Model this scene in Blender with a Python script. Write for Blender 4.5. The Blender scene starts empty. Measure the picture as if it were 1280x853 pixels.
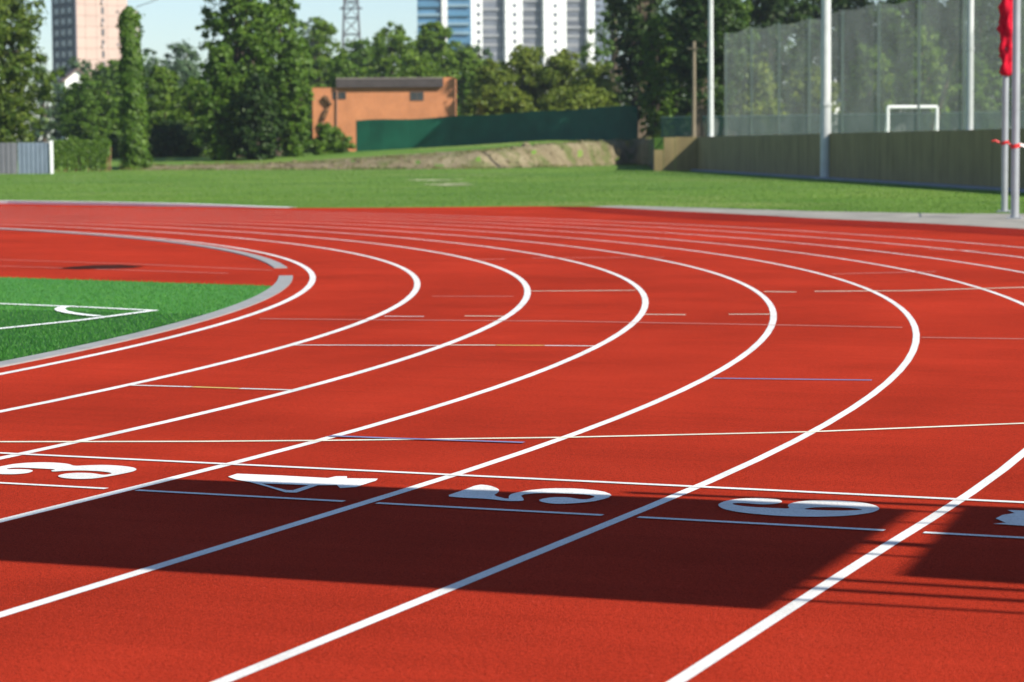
import bpy, math, random
import numpy as np
from mathutils import Vector, Matrix
from mathutils.geometry import tessellate_polygon
random.seed(7); RNG = np.random.default_rng(7)
scn = bpy.context.scene
C = scn.collection
R_ = math.radians

# ------------------------------------------------------------------ survey of the place (camera solved from the lane geometry)
F, PITCH, ROLL, YAW = 3124.58, 0.078124, -0.006627, 0.39275      # focal length in 1280-px units
CAM = np.array([46.0927, -10.8362, 1.5696])
R0, CY, LW = 36.4203, -0.6574, 1.22                                # inner lane line radius, bend centre y, lane width
fw = np.array([-math.sin(YAW)*math.cos(PITCH), math.cos(YAW)*math.cos(PITCH), -math.sin(PITCH)])
rt0 = np.array([math.cos(YAW), math.sin(YAW), 0.0]); up0 = np.cross(rt0, fw)
cr, sr = math.cos(ROLL), math.sin(ROLL)
rt = cr*rt0 + sr*up0; up = -sr*rt0 + cr*up0
FH = np.array([-math.sin(YAW), math.cos(YAW), 0.0]); RH = rt0

KX, KO = 3131.5, 1.43                                               # plan-view column scale and offset (pitch and roll folded in)
def ray(px, py):
    return fw*F + rt*(px-640) - up*(py-426.5)
def G(px, py, z=0.0):
    d = ray(px, py); return CAM + d*((z-CAM[2])/d[2])
def W(px, py, D):                                                   # the point seen at a pixel, D metres away along the ground
    d = ray(px, py); return CAM + d*(D/(d@FH))
def pxD(x, y):
    vx, vy = x-CAM[0], y-CAM[1]
    D = vx*FH[0]+vy*FH[1]; X = vx*RH[0]+vy*RH[1]
    return 640+KX*X/np.maximum(D, 1e-3)-KO, D

# ------------------------------------------------------------------ scene-graph helpers
def link(o, parent=None):
    C.objects.link(o)
    if parent is not None: o.parent = parent
    return o
def tag(o, label=None, cat=None, group=None, kind=None):
    if label: o['label'] = label
    if cat: o['category'] = cat
    if group: o['group'] = group
    if kind: o['kind'] = kind
    return o
def empty(name, loc, label=None, cat=None, group=None):
    o = bpy.data.objects.new(name, None); o.empty_display_size = .3
    o.location = Vector([float(v) for v in loc]); link(o)
    return tag(o, label, cat, group)
class MB:
    def __init__(s): s.v = []; s.f = []; s.m = []
    def quad(s, a, b, c, d, mi=0):
        i = len(s.v); s.v += [tuple(map(float, q)) for q in (a, b, c, d)]; s.f.append((i, i+1, i+2, i+3)); s.m.append(mi)
    def box(s, o, ax, ay, az, mi=0):                                # corner + three edge vectors
        o, ax, ay, az = [np.array(q, float) for q in (o, ax, ay, az)]
        i = len(s.v)
        for k in range(8): s.v.append(tuple(o + ax*(k & 1) + ay*((k >> 1) & 1) + az*((k >> 2) & 1)))
        fs = [(0, 2, 3, 1), (4, 5, 7, 6), (0, 1, 5, 4), (2, 6, 7, 3), (0, 4, 6, 2), (1, 3, 7, 5)]
        if np.dot(np.cross(ax, ay), az) < 0: fs = [f[::-1] for f in fs]
        for f in fs: s.f.append(tuple(i+q for q in f)); s.m.append(mi)
    def tube(s, pts, rad, n=8, cap=True, mi=0):
        pts = [np.array(q, float) for q in pts]
        if not hasattr(rad, '__len__'): rad = [rad]*len(pts)
        i0 = len(s.v)
        for k, q in enumerate(pts):
            t = pts[min(k+1, len(pts)-1)] - pts[max(k-1, 0)]; t = t/(np.linalg.norm(t)+1e-9)
            a = np.cross(t, [0, 0, 1.0]) if abs(t[2]) < .95 else np.cross(t, [1.0, 0, 0])
            a /= np.linalg.norm(a); b = np.cross(t, a)
            for j in range(n):
                th = 2*math.pi*j/n; s.v.append(tuple(q + rad[k]*(a*math.cos(th)+b*math.sin(th))))
        for k in range(len(pts)-1):
            for j in range(n):
                A = i0+k*n+j; B = i0+k*n+(j+1) % n
                s.f.append((A, B, B+n, A+n)); s.m.append(mi)
        if cap:
            s.f.append(tuple(i0+j for j in range(n))[::-1]); s.m.append(mi)
            s.f.append(tuple(i0+(len(pts)-1)*n+j for j in range(n))); s.m.append(mi)
    def build(s, name, mats, parent=None, smooth=False):
        me = bpy.data.meshes.new(name)
        v = s.v
        if parent is not None and parent.type == 'EMPTY':
            L = parent.location; v = [(q[0]-L.x, q[1]-L.y, q[2]-L.z) for q in v]
        me.from_pydata(v, [], s.f); me.update()
        for m in (mats if isinstance(mats, (list, tuple)) else [mats]): me.materials.append(m)
        if any(s.m): me.polygons.foreach_set('material_index', s.m)
        if smooth: me.polygons.foreach_set('use_smooth', [True]*len(me.polygons))
        return link(bpy.data.objects.new(name, me), parent)
def np_mesh(name, V, Q, mat, parent=None, smooth=False):
    V = np.asarray(V, np.float32)
    if parent is not None and parent.type == 'EMPTY': V = V - np.array(parent.location, np.float32)
    Q = np.asarray(Q, np.int32); k = Q.shape[1]
    me = bpy.data.meshes.new(name)
    me.vertices.add(len(V)); me.vertices.foreach_set('co', V.ravel())
    me.loops.add(Q.size); me.loops.foreach_set('vertex_index', Q.ravel())
    me.polygons.add(len(Q)); me.polygons.foreach_set('loop_start', np.arange(0, Q.size, k, dtype=np.int32))
    if smooth: me.polygons.foreach_set('use_smooth', np.ones(len(Q), bool))
    for m in (mat if isinstance(mat, (list, tuple)) else [mat]): me.materials.append(m)
    me.update(calc_edges=True); me.validate()
    return link(bpy.data.objects.new(name, me), parent)

# ------------------------------------------------------------------ materials
def newmat(name):
    m = bpy.data.materials.new(name); m.use_nodes = True
    nt = m.node_tree; b = nt.nodes['Principled BSDF']
    return m, nt, b
def nd(nt, t, **kw):
    n = nt.nodes.new(t)
    for k, v in kw.items(): setattr(n, k, v)
    return n
def noise(nt, scale, detail=4, rough=.55, vec=None, coord='Object', stretch=None):
    if vec is None:
        tc = nd(nt, 'ShaderNodeTexCoord'); vec = tc.outputs[coord]
    if stretch:
        mp = nd(nt, 'ShaderNodeMapping'); mp.inputs['Scale'].default_value = stretch
        nt.links.new(vec, mp.inputs['Vector']); vec = mp.outputs['Vector']
    n = nd(nt, 'ShaderNodeTexNoise'); n.inputs['Scale'].default_value = scale
    n.inputs['Detail'].default_value = detail; n.inputs['Roughness'].default_value = rough
    nt.links.new(vec, n.inputs['Vector']); return n.outputs['Fac']
def ramp(nt, fac, stops):
    r = nd(nt, 'ShaderNodeValToRGB'); e = r.color_ramp.elements
    while len(e) < len(stops): e.new(.5)
    for el, (p, c) in zip(e, stops): el.position = p; el.color = (*c, 1) if len(c) == 3 else c
    nt.links.new(fac, r.inputs['Fac']); return r.outputs['Color']
def mix(nt, a, b, fac, mode='MIX'):
    m = nd(nt, 'ShaderNodeMix', data_type='RGBA', blend_type=mode)
    for s, v in ((m.inputs['Factor'], fac), (m.inputs['A'], a), (m.inputs['B'], b)):
        if isinstance(v, (int, float)): s.default_value = v
        elif isinstance(v, tuple): s.default_value = (*v, 1)
        else: nt.links.new(v, s)
    return m.outputs['Result']
def bump(nt, b, h, strength=.3, dist=.01):
    bp = nd(nt, 'ShaderNodeBump'); bp.inputs['Strength'].default_value = strength; bp.inputs['Distance'].default_value = dist
    nt.links.new(h, bp.inputs['Height']); nt.links.new(bp.outputs['Normal'], b.inputs['Normal'])
def simple(name, col, rough=.7, var=.12, scale=3, metal=0, spec=.4, bmp=0, bdist=.01):
    m, nt, b = newmat(name)
    f = noise(nt, scale, 5)
    c = ramp(nt, f, [(.3, tuple(max(0, x*(1-var)) for x in col)), (.7, tuple(min(1, x*(1+var)) for x in col))])
    nt.links.new(c, b.inputs['Base Color'])
    b.inputs['Roughness'].default_value = rough; b.inputs['Metallic'].default_value = metal
    b.inputs['Specular IOR Level'].default_value = spec
    if bmp: bump(nt, b, noise(nt, scale*6, 5), bmp, bdist)
    return m

def track_mat(name, col, dark=.55):
    m, nt, b = newmat(name)
    tc = nd(nt, 'ShaderNodeTexCoord'); v = tc.outputs['Object']
    big = ramp(nt, noise(nt, .35, 4, .6, v), [(.3, tuple(x*.78 for x in col)), (.7, tuple(x*1.12 for x in col))])
    # seams / roller streaks across the lanes
    st = ramp(nt, noise(nt, 2.2, 4, .6, v, stretch=(.25, 3.0, 1)), [(.35, (.84,)*3), (.65, (1.06,)*3)])
    c = mix(nt, big, st, .45, 'MULTIPLY')
    # rubber granules: dark pits and light crumbs
    g1 = noise(nt, 190, 2, .6, v); g2 = noise(nt, 48, 4, .75, v)
    c = mix(nt, c, ramp(nt, g1, [(.36, (.30,)*3), (.50, (1.0,)*3), (.68, (1.5,)*3)]), .95, 'MULTIPLY')
    c = mix(nt, c, ramp(nt, g2, [(.30, (.50,)*3), (.50, (1.0,)*3), (.72, (1.25,)*3)]), .85, 'MULTIPLY')
    vv = nd(nt, 'ShaderNodeTexVoronoi'); vv.inputs['Scale'].default_value = 9; nt.links.new(v, vv.inputs['Vector'])
    c = mix(nt, c, tuple(min(1, x*1.6+.03) for x in col), ramp(nt, vv.outputs['Distance'], [(.03, (.7,)*3), (.06, (0,)*3)]))
    wr = noise(nt, .9, 6, .7, v, stretch=(1.0, .75, 1)); c = mix(nt, c, ramp(nt, wr, [(.34, (.90, .92, .92)), (.52, (1.0,)*3), (.68, (1.06, 1.14, 1.16))]), .9, 'MULTIPLY')
    # scattered scuffs and specks
    sp = noise(nt, 22, 5, .75, v)
    c = mix(nt, c, tuple(x*.35 for x in col), ramp(nt, sp, [(.655, (0,)*3), (.71, (.65,)*3)]))
    nt.links.new(c, b.inputs['Base Color'])
    b.inputs['Roughness'].default_value = .95; b.inputs['Specular IOR Level'].default_value = .015
    h = mix(nt, g1, g2, .5)
    bump(nt, b, h, .9, .012)
    return m
M = {}
TRED = (.375, .031, .013)
M['track'] = track_mat('track_rubber', TRED)
M['apron_shade'] = track_mat('shade_dark_rubber', (.23, .018, .010))
def paint_mat(name, col, wear=.25):
    m, nt, b = newmat(name)
    tc = nd(nt, 'ShaderNodeTexCoord'); v = tc.outputs['Object']
    g = noise(nt, 120, 3, .7, v); w = noise(nt, 3.5, 6, .7, v)
    c = ramp(nt, g, [(.28, tuple(x*.62 for x in col)), (.55, col)])
    c = mix(nt, c, ramp(nt, noise(nt, 1.3, 5, .7, v), [(.35, (.80, .79, .77)), (.65, (1.05,)*3)]), .9, 'MULTIPLY')
    c = mix(nt, c, tuple(a*.7+.3*q for a, q in zip(col, TRED)), ramp(nt, w, [(.55, (0,)*3), (.70, (wear,)*3)]))
    nt.links.new(c, b.inputs['Base Color']); b.inputs['Roughness'].default_value = .75
    b.inputs['Specular IOR Level'].default_value = .25
    bump(nt, b, noise(nt, 260, 2, .6, v), .5, .004)
    return m
M['white'] = paint_mat('white_line_paint', (.76, .745, .70), .5)
M['faint'] = paint_mat('worn_white_paint', (.58, .25, .20), .6)
M['yellow'] = paint_mat('yellow_line_paint', (.72, .52, .16))
M['cream'] = paint_mat('cream_line_paint', (.82, .76, .58))
M['blue'] = paint_mat('blue_line_paint', (.20, .20, .36), .4)
M['kerb'] = simple('grey_kerb', (.27, .265, .245), .6, .12, 4, bmp=.2)
M['conc'] = simple('concrete_path', (.25, .235, .195), .9, .28, 1.3, bmp=.3, bdist=.02)
M['kerbw'] = simple('white_kerb', (.78, .77, .73), .8, .08, 2)

def grass_mat(name, a, b_, dry=None, scale=.15):
    m, nt, b = newmat(name)
    tc = nd(nt, 'ShaderNodeTexCoord'); v = tc.outputs['Object']
    f = noise(nt, scale, 6, .65, v); c = ramp(nt, f, [(.32, a), (.62, b_)])
    c = mix(nt, c, ramp(nt, noise(nt, 6, 4, .7, v), [(.3, (.7,)*3), (.7, (1.2,)*3)]), .8, 'MULTIPLY')
    bd = noise(nt, .05, 5, .6, v); c = mix(nt, c, ramp(nt, bd, [(.35, (.75, .80, .8)), (.65, (1.25, 1.12, 1.0))]), .9, 'MULTIPLY')
    if dry: c = mix(nt, c, dry, ramp(nt, noise(nt, .06, 6, .7, v), [(.55, (0,)*3), (.72, (.7,)*3)]))
    nt.links.new(c, b.inputs['Base Color']); b.inputs['Roughness'].default_value = .9
    b.inputs['Specular IOR Level'].default_value = .15
    bump(nt, b, noise(nt, 14, 4, .7, v), .8, .05)
    return m
M['grass'] = grass_mat('meadow_grass', (.074, .17, .021), (.13, .22, .036), (.24, .25, .085))
m, nt, b = newmat('sandy_soil'); v = nd(nt, 'ShaderNodeTexCoord').outputs['Object']
c = ramp(nt, noise(nt, .7, 7, .7, v), [(.28, (.085, .062, .036)), (.42, (.18, .145, .085)), (.58, (.25, .21, .125)), (.75, (.31, .27, .17))])
c = mix(nt, c, (.10, .13, .035), ramp(nt, noise(nt, .33, 6, .7, v), [(.50, (0,)*3), (.60, (.75,)*3)]))
nt.links.new(c, b.inputs['Base Color']); b.inputs['Roughness'].default_value = .95; b.inputs['Specular IOR Level'].default_value = .1
bump(nt, b, noise(nt, 3, 6, .7, v), 1.0, .25); M['soil'] = m
M['far_ground'] = grass_mat('far_ground', (.06, .10, .03), (.10, .13, .045))

def blade_mat(name, cols, transl=.33):
    m, nt, b = newmat(name)
    geo = nd(nt, 'ShaderNodeNewGeometry'); v = nd(nt, 'ShaderNodeTexCoord').outputs['Object']
    c = ramp(nt, geo.outputs['Random Per Island'], [(i/(len(cols)-1), q) for i, q in enumerate(cols)])
    c = mix(nt, c, ramp(nt, noise(nt, .22, 5, .6, v), [(.3, (.70, .76, .7)), (.7, (1.38, 1.22, 1.1))]), .9, 'MULTIPLY')
    nt.nodes.remove(b)
    d = nd(nt, 'ShaderNodeBsdfDiffuse'); t = nd(nt, 'ShaderNodeBsdfTranslucent'); s = nd(nt, 'ShaderNodeMixShader')
    g = nd(nt, 'ShaderNodeBsdfGlossy'); g.inputs['Roughness'].default_value = .5; g.inputs['Color'].default_value = (.8, .85, .7, 1)
    s2 = nd(nt, 'ShaderNodeMixShader'); s.inputs[0].default_value = transl; s2.inputs[0].default_value = .02
    nt.links.new(c, d.inputs['Color']); nt.links.new(c, t.inputs['Color'])
    nt.links.new(d.outputs[0], s.inputs[1]); nt.links.new(t.outputs[0], s.inputs[2])
    nt.links.new(s.outputs[0], s2.inputs[1]); nt.links.new(g.outputs[0], s2.inputs[2])
    nt.links.new(s2.outputs[0], nt.nodes['Material Output'].inputs['Surface'])
    return m
M['blade'] = blade_mat('grass_blade', [(0.068, 0.171, .018), (0.084, 0.197, .022), (0.105, 0.220, .030), (0.137, 0.237, .045), (0.084, 0.204, .022)])
M['weed'] = blade_mat('weed_blade', [(.09, .13, .03), (.15, .17, .05), (.22, .20, .09), (.11, .16, .03)])
M['turf_blade'] = blade_mat('turf_blade', [(.02, .12, .012), (.035, .17, .02), (.055, .22, .03), (.10, .27, .06)], .25)
M['leaf_mid'] = blade_mat('leaf_mid', [(0.034, 0.082, .006), (0.056, 0.126, .009), (0.083, 0.166, .014), (0.118, 0.204, .022)])
M['leaf_bright'] = blade_mat('leaf_bright', [(0.051, 0.111, .006), (0.078, 0.154, .010), (0.107, 0.191, .014), (0.146, 0.228, .022)])
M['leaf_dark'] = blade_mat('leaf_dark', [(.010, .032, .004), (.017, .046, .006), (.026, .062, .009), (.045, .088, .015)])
M['leaf_olive'] = blade_mat('leaf_olive', [(0.073, 0.117, .009), (0.104, 0.154, .013), (0.137, 0.189, .020), (0.189, 0.228, .032)])
M['leaf_yellow'] = blade_mat('leaf_yellow', [(0.032, 0.068, .005), (0.052, 0.100, .008), (0.084, 0.138, .013), (0.126, 0.175, .022)])
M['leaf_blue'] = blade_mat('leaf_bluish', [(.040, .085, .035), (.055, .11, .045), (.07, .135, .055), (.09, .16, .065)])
M['bark'] = simple('bark', (.10, .075, .05), .95, .35, 5, bmp=.8, bdist=.05)

# ------------------------------------------------------------------ ground
def lerp(x, xs, ys): return np.interp(x, xs, ys)
TOE_X = [-1600, 0, 140, 400, 600, 700, 790, 810, 817, 872, 1250, 1700, 2900]
TOE_Y = [214, 215, 213, 212.3, 211, 209, 206.2, 207.5, 213.1, 213.6, 237, 266, 330]
def toe_D(px):
    py = lerp(px, TOE_X, TOE_Y); g = np.array([G(a, b) for a, b in zip(np.atleast_1d(px), np.atleast_1d(py))])
    return (g-CAM)@FH
TOP_X = [-1600, 0, 140, 380, 447, 580, 690, 790, 819, 2900]
TOP_Z = [.2, .15, .22, .40, .62, 1.05, 1.62, 1.92, 1.95, 1.95]
BACK_Z = [.6, .6, .7, .9, 1.15, 1.55, 1.95, 2.0, 2.0, 2.0]
PXG = np.concatenate([np.linspace(-1600, -100, 30, endpoint=False), np.linspace(-100, 1400, 260), np.linspace(1420, 2900, 30)])
PXG = np.unique(np.concatenate([PXG, [817, 818, 820, 872, 812, 810]]))
TD = toe_D(PXG)
def toe_at(px): return np.interp(px, PXG, TD)
def terrain(px, D):
    t = toe_at(px); s = D-t
    wall = np.clip((px-811)/6, 0, 1)
    width = 3.2*(1-wall)+.32*wall
    k = np.clip(s/width, 0, 1); k = k*k*(3-2*k)*(1-wall)+np.clip((s-.16)/.22, 0, 1)*wall
    h = lerp(px, TOP_X, TOP_Z)*k + (lerp(px, TOP_X, BACK_Z)-lerp(px, TOP_X, TOP_Z))*np.clip((s-width)/14, 0, 1)
    return h
def hz(p): a, b = pxD(p[0], p[1]); return float(terrain(np.array([a]), np.array([b]))[0])

offs = [-1e9, -.4, -.02, .16, .38, .5, .8, 1.1, 1.5, 1.9, 2.3, 2.7, 3.1, 3.4, 3.8, 4.5, 5.2, 6, 7, 8, 9, 13, 18, 30, 60, 120, 300, 700, 1000]
cols = []
Dnear = 30.0
for i, px in enumerate(PXG):
    Ds = [Dnear, Dnear+(TD[i]-Dnear)*.5] + [TD[i]+o for o in offs[1:]]
    cols.append(Ds)
cols = np.array(cols); NR = cols.shape[1]
PP = np.repeat(PXG[:, None], NR, 1)
ZZ = terrain(PP.ravel(), cols.ravel()).reshape(cols.shape)
XX = (PP-640+KO)/KX*cols
# clods on the bank face
S = cols-TD[:, None]
bank = ((PP > 150) & (PP < 815) & (S > 0.1) & (S < 4.2)).astype(float)
jit = RNG.normal(0, 1, cols.shape)
jit = (jit + np.roll(jit, 1, 0))/1.6
ZZ = ZZ + bank*jit*.045*np.clip(lerp(PP, TOP_X, TOP_Z), .3, 1.5)
V = CAM*np.array([1, 1, 0]) + XX[..., None]*RH + cols[..., None]*FH + ZZ[..., None]*np.array([0, 0, 1.0])
V = V.reshape(-1, 3)
# everything nearer than the field is covered by the level sheet below
ii = np.arange(len(PXG)-1)[:, None]*NR + np.arange(NR-1)[None]
Q = np.stack([ii, ii+NR, ii+NR+1, ii+1], -1).reshape(-1, 4)
field = np_mesh('grass_field', V - np.array([0, 0, .004]), Q, [M['grass'], M['soil']], smooth=True)
pc = PP[:-1, :-1].ravel(); sc_ = S[:-1, :-1].ravel()
soil = (pc > 175) & (pc < 818) & (sc_ > -.1) & (sc_ < lerp(pc, [150, 300, 430, 560, 690, 818], [3.2, 5.2, 7.5, 8.0, 4.5, 3.6])) & (RNG.random(len(pc)) > .02)
field.data.polygons.foreach_set('material_index', soil.astype(np.int32))
tag(field, kind='structure')
g = MB(); S0 = 1500
g.quad((-S0, -S0, -.03), (S0, -S0, -.03), (S0, S0, -.03), (-S0, S0, -.03))
tag(g.build('ground', M['far_ground']), kind='structure')

# ------------------------------------------------------------------ running track
def arc_pts(R, y0=-40, th1=math.pi, n=160):
    pts = [(R, y) for y in np.linspace(y0, CY, 60, endpoint=False)]
    return np.array(pts + [(R*math.cos(t), CY+R*math.sin(t)) for t in np.linspace(0, th1, n)])
def ring(mb, Ra, Rb, z, y0=-40, th1=math.pi, n=160):
    a, b = arc_pts(Ra, y0, th1, n), arc_pts(Rb, y0, th1, n)
    for k in range(len(a)-1):
        mb.quad((*a[k], z), (*b[k], z), (*b[k+1], z), (*a[k+1], z))
def sector(mb, Ra, Rb, z, t0, t1, n=60, fa=None, fb=None):
    ts = np.linspace(t0, t1, n)
    P = lambda R, t: (R*math.cos(t), CY+R*math.sin(t), z)
    for k in range(n-1):
        ra0, ra1 = (Ra, Ra) if fa is None else (fa(ts[k]), fa(ts[k+1]))
        rb0, rb1 = (Rb, Rb) if fb is None else (fb(ts[k]), fb(ts[k+1]))
        mb.quad(P(ra0, ts[k]), P(rb0, ts[k]), P(rb1, ts[k+1]), P(ra1, ts[k+1]))
ROUT = 52.0
def polar(px, py):
    q = G(px, py); return math.atan2(q[1]-CY, q[0]), math.hypot(q[0], q[1]-CY)
EDGE = sorted([polar(*q) for q in [(0, 254.8), (200, 258.2), (350, 260.2), (440, 260), (550, 259.3), (650, 258.2), (735, 258.6), (840, 264), (1012, 273), (1184, 281), (1280, 286.5)]])
EDGE = [(-.1, EDGE[0][1]), (.3, EDGE[0][1])] + EDGE + [(3.2, EDGE[-1][1])]
def redge(t): return float(np.interp(t, [e[0] for e in EDGE], [e[1] for e in EDGE]))
OUTR = sorted([polar(*q) for q in [(735, 256.6), (840, 259.0), (1012, 264.3), (1184, 267.5), (1290, 267.5)]])
OUTR = [(-.1, OUTR[0][1]), (.3, OUTR[0][1])] + OUTR + [(3.2, 0)]
def rpath(t): return max(redge(t)+.02, float(np.interp(t, [e[0] for e in OUTR], [e[1] for e in OUTR])))
mb = MB(); ring(mb, 20.0, 49.0, 0.0)
track = tag(mb.build('running_track', M['track']), kind='structure')
mb = MB(); sector(mb, 49.0, 52, 0.0, 0, 2.9, 260, fb=redge); mb.quad((49, -40, 0), (redge(0), -40, 0), (redge(0), CY, 0), (49, CY, 0)); mb.build('track_edge', M['track'], track)
# the D area inside the bend carries the same rubber
mb = MB(); mb.quad((-20, -40, .0), (20, -40, .0), (20, CY, .0), (-20, CY, .0))
ts = np.linspace(0, math.pi, 80); i0 = len(mb.v)
mb.v += [(20*math.cos(t), CY+20*math.sin(t), 0.0) for t in ts]; mb.f.append(tuple(range(i0, i0+80))); mb.m.append(0)
mb.build('inner_bend', M['track'], track)
def th_of_px(px):
    best = min(np.linspace(.05, 2.8, 4000), key=lambda t: abs(pxD(50*math.cos(t), CY+50*math.sin(t))[0]-px))
    return best
tA = polar(575, 259.3)[0]
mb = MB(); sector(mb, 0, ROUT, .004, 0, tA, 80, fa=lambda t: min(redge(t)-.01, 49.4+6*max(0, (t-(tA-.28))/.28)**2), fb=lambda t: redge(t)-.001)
mb.build('apron_shade_band', M['apron_shade'], track)  # shadow along the outer edge, put into a darker rubber colour
for k in range(10):
    mb = MB(); R = R0+LW*k
    lw = (.036, .035, .034, .031, .029, .027, .026, .026, .026, .026)[k]
    ring(mb, R-lw, R+lw, .002)
    if k == 6: mb.v = [(q[0]+.03*min(1, max(0, (-1.5-q[1])/2.5)), q[1], q[2]) for q in mb.v]   # laid a little wide on the straight
    mb.build('lane_line', M['white'], track)

def strip(mb, P, w, z, mi=0):                                      # a painted stripe along ground points
    P = [np.array(q[:2], float) for q in P]
    for a, b in zip(P[:-1], P[1:]):
        t = (b-a)/np.linalg.norm(b-a); n = np.array([-t[1], t[0]])*w/2
        mb.quad((*(a-n), z), (*(b-n), z), (*(b+n), z), (*(a+n), z), mi)
def mark(name, pix, w, mat, z=.004, parent=track):
    mb = MB(); strip(mb, [G(*q) for q in pix], w, z); return mb.build(name, M[mat], parent)
mb = MB(); strip(mb, [(R0, 0), (R0+9*LW, 0)], .05, .004); mb.build('finish_line', M['white'], track)
mark('curved_line', [(-500, 553), (-60, 553.5), (0, 553.2), (250, 552.8), (410, 551.5), (700, 547.8), (1010, 540.8), (1280, 530), (1340, 527)], .05, 'cream')
for k in range(9):
    x0 = R0+LW*k
    mb = MB(); strip(mb, [(x0+.06, -.98), (x0+1.12, -.98)], .042, .004); mb.build('start_line', M['white'], track)
mark('blue_mark', [(412, 546.2), (500, 549.5), (655, 554.5)], .05, 'blue', .006)
mark('blue_mark', [(892, 473.6), (1090, 476)], .06, 'blue')
mark('lane_mark', [(163, 482.2), (240, 484.4)], .05, 'white')
mark('lane_mark', [(241, 484.4), (299, 486.4)], .05, 'yellow')
mark('lane_mark', [(300, 486.4), (368, 488.4)], .05, 'white')
mark('lane_mark', [(368, 432), (560, 432.6)], .05, 'white')
mark('lane_mark', [(561, 432), (620, 432.2)], .05, 'cream')
mark('lane_mark', [(621, 432.2), (680, 432.6)], .05, 'yellow')
mark('lane_mark', [(681, 432.6), (744, 433.2)], .05, 'white')
mark('lane_mark', [(480, 396), (530, 396.3)], .05, 'white')
mark('lane_mark', [(581, 395.6), (632, 396)], .05, 'cream')
mark('worn_mark', [(325, 399), (440, 400.2), (700, 402), (980, 407), (1128, 410)], .05, 'faint')
mark('worn_mark', [(540, 371), (642, 371)], .05, 'faint')
mark('worn_mark', [(1152, 422.5), (1330, 425)], .05, 'faint')
mark('lane_mark', [(662, 364.5), (795, 363.5)], .06, 'cream')
mark('lane_mark', [(806, 393.6), (857, 394)], .06, 'cream')
mark('lane_mark', [(911, 393.5), (964, 393.4)], .06, 'cream')
mark('lane_mark', [(955, 365), (995, 365.6)], .07, 'cream')
mark('lane_mark', [(1018, 364.8), (1130, 364), (1290, 359.5)], .07, 'cream')
mark('worn_mark', [(665, 323), (830, 322)], .07, 'faint')
mark('worn_mark', [(590, 325), (632, 324.4)], .07, 'faint')
mark('worn_mark', [(1040, 343), (1170, 340)], .07, 'faint')
mark('worn_mark', [(1160, 312), (1225, 314)], .07, 'faint')
# the field events lines on the D
mark('runway_line', [(-60, 323.5), (0, 325), (180, 331), (340, 338.3)], .05, 'faint')
mark('runway_line', [(-60, 331.5), (0, 333), (140, 337.4), (285, 342.2)], .05, 'faint')
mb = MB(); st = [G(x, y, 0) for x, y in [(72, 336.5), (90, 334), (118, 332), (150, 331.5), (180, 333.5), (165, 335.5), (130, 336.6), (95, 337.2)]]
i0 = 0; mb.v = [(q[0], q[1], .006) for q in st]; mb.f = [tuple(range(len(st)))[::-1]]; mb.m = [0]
mb.build('painted_shadow', simple('shadow_patch_paint', (.045, .012, .008), .95, .3, 2, spec=.02), track)  # dark patch read as a shadow, painted flat on the rubber

# lane numbers: outlines measured on the ground
def glyph(polys, ox, oy, s, label):
    loops = []
    for pl in polys:
        q = [G(ox+x/s, oy+y/s) for x, y in pl]
        loops.append([Vector((a[0], a[1], 0)) for a in q])
    flat = [v for l in loops for v in l]
    tri = tessellate_polygon(loops)
    mb = MB(); mb.v = [(v.x, v.y, .004) for v in flat]
    for t in tri:
        a, b, c = [flat[i] for i in t]
        if (b-a).cross(c-a).z < 0: t = (t[0], t[2], t[1])
        mb.f.append(tuple(t)); mb.m.append(0)
    o = mb.build('lane_number', M['white'], track); o['label'] = label
def smooth(pl, it=2):
    pl = [np.array(p, float) for p in pl]
    for _ in range(it):
        n = []
        for a, b in zip(pl, pl[1:]+pl[:1]): n += [a*.78+b*.22, a*.22+b*.78]
        pl = n
    return [tuple(p) for p in pl]
glyph([smooth([(270,190),(230,208),(120,218),(0,217),(-60,205),(-85,185),(-60,168),(20,152),(100,136),(200,126),(330,121),(450,124),(550,134),(595,152),(700,145),(850,142),(980,150),(1070,163),(1098,178),(1070,195),(960,218),(850,238),(750,252),(650,256),(540,252),(470,240),(462,228),(520,212),(620,205),(740,208),(830,225),(900,212),(880,203),(800,193),(650,187),(520,190),(420,197),(405,188),(450,178),(380,174),(250,168),(130,163),(50,172),(60,178),(150,176),(240,180)])], 0, 560, 6.4, 'white painted number 3')
glyph([[(500,228),(545,213),(760,222),(1000,235),(1040,226),(1095,226),(1095,236),(1250,238),(1240,248),(1140,280),(1060,285),(1045,270),(950,271),(842,308),(788,307),(695,278),(610,255),(540,243)],[(668,262),(735,282),(795,296),(824,296),(905,271),(790,266)]], 160, 540, 4, 'white painted number 4')
glyph([smooth([(385,206),(470,178),(550,147),(610,152),(655,170),(655,185),(625,203),(705,222),(703,205),(720,193),(790,178),(900,166),(1050,167),(1170,180),(1222,198),(1200,215),(1120,234),(1000,244),(920,244),(860,233),(855,222),(920,211),(1000,211),(1060,222),(1100,222),(1140,208),(1100,198),(980,192),(850,190),(760,199),(782,224),(770,230),(690,230),(600,219),(480,214)], 1)], 460, 570, 4, 'white painted number 5')
glyph([smooth([(400,160),(430,143),(500,130),(600,127),(690,133),(712,145),(680,155),(610,158),(520,150),(470,152),(480,160),(560,170),(680,175),(745,178),(730,160),(760,147),(830,139),(950,138),(1070,146),(1145,160),(1170,178),(1130,197),(1010,212),(850,216),(680,211),(520,197),(430,180)]), smooth([(800,180),(850,171),(950,170),(1050,175),(1095,183),(1000,187),(880,185)])], 790, 590, 3.765, 'white painted number 6')
glyph([[(708,331),(790,325),(725,298),(768,276),(845,264),(800,245),(950,250),(1200,285),(1500,330),(1750,375),(1700,400),(1400,370),(1100,345),(900,344)]], 1100, 590, 5.017, 'white painted number 7')

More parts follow.
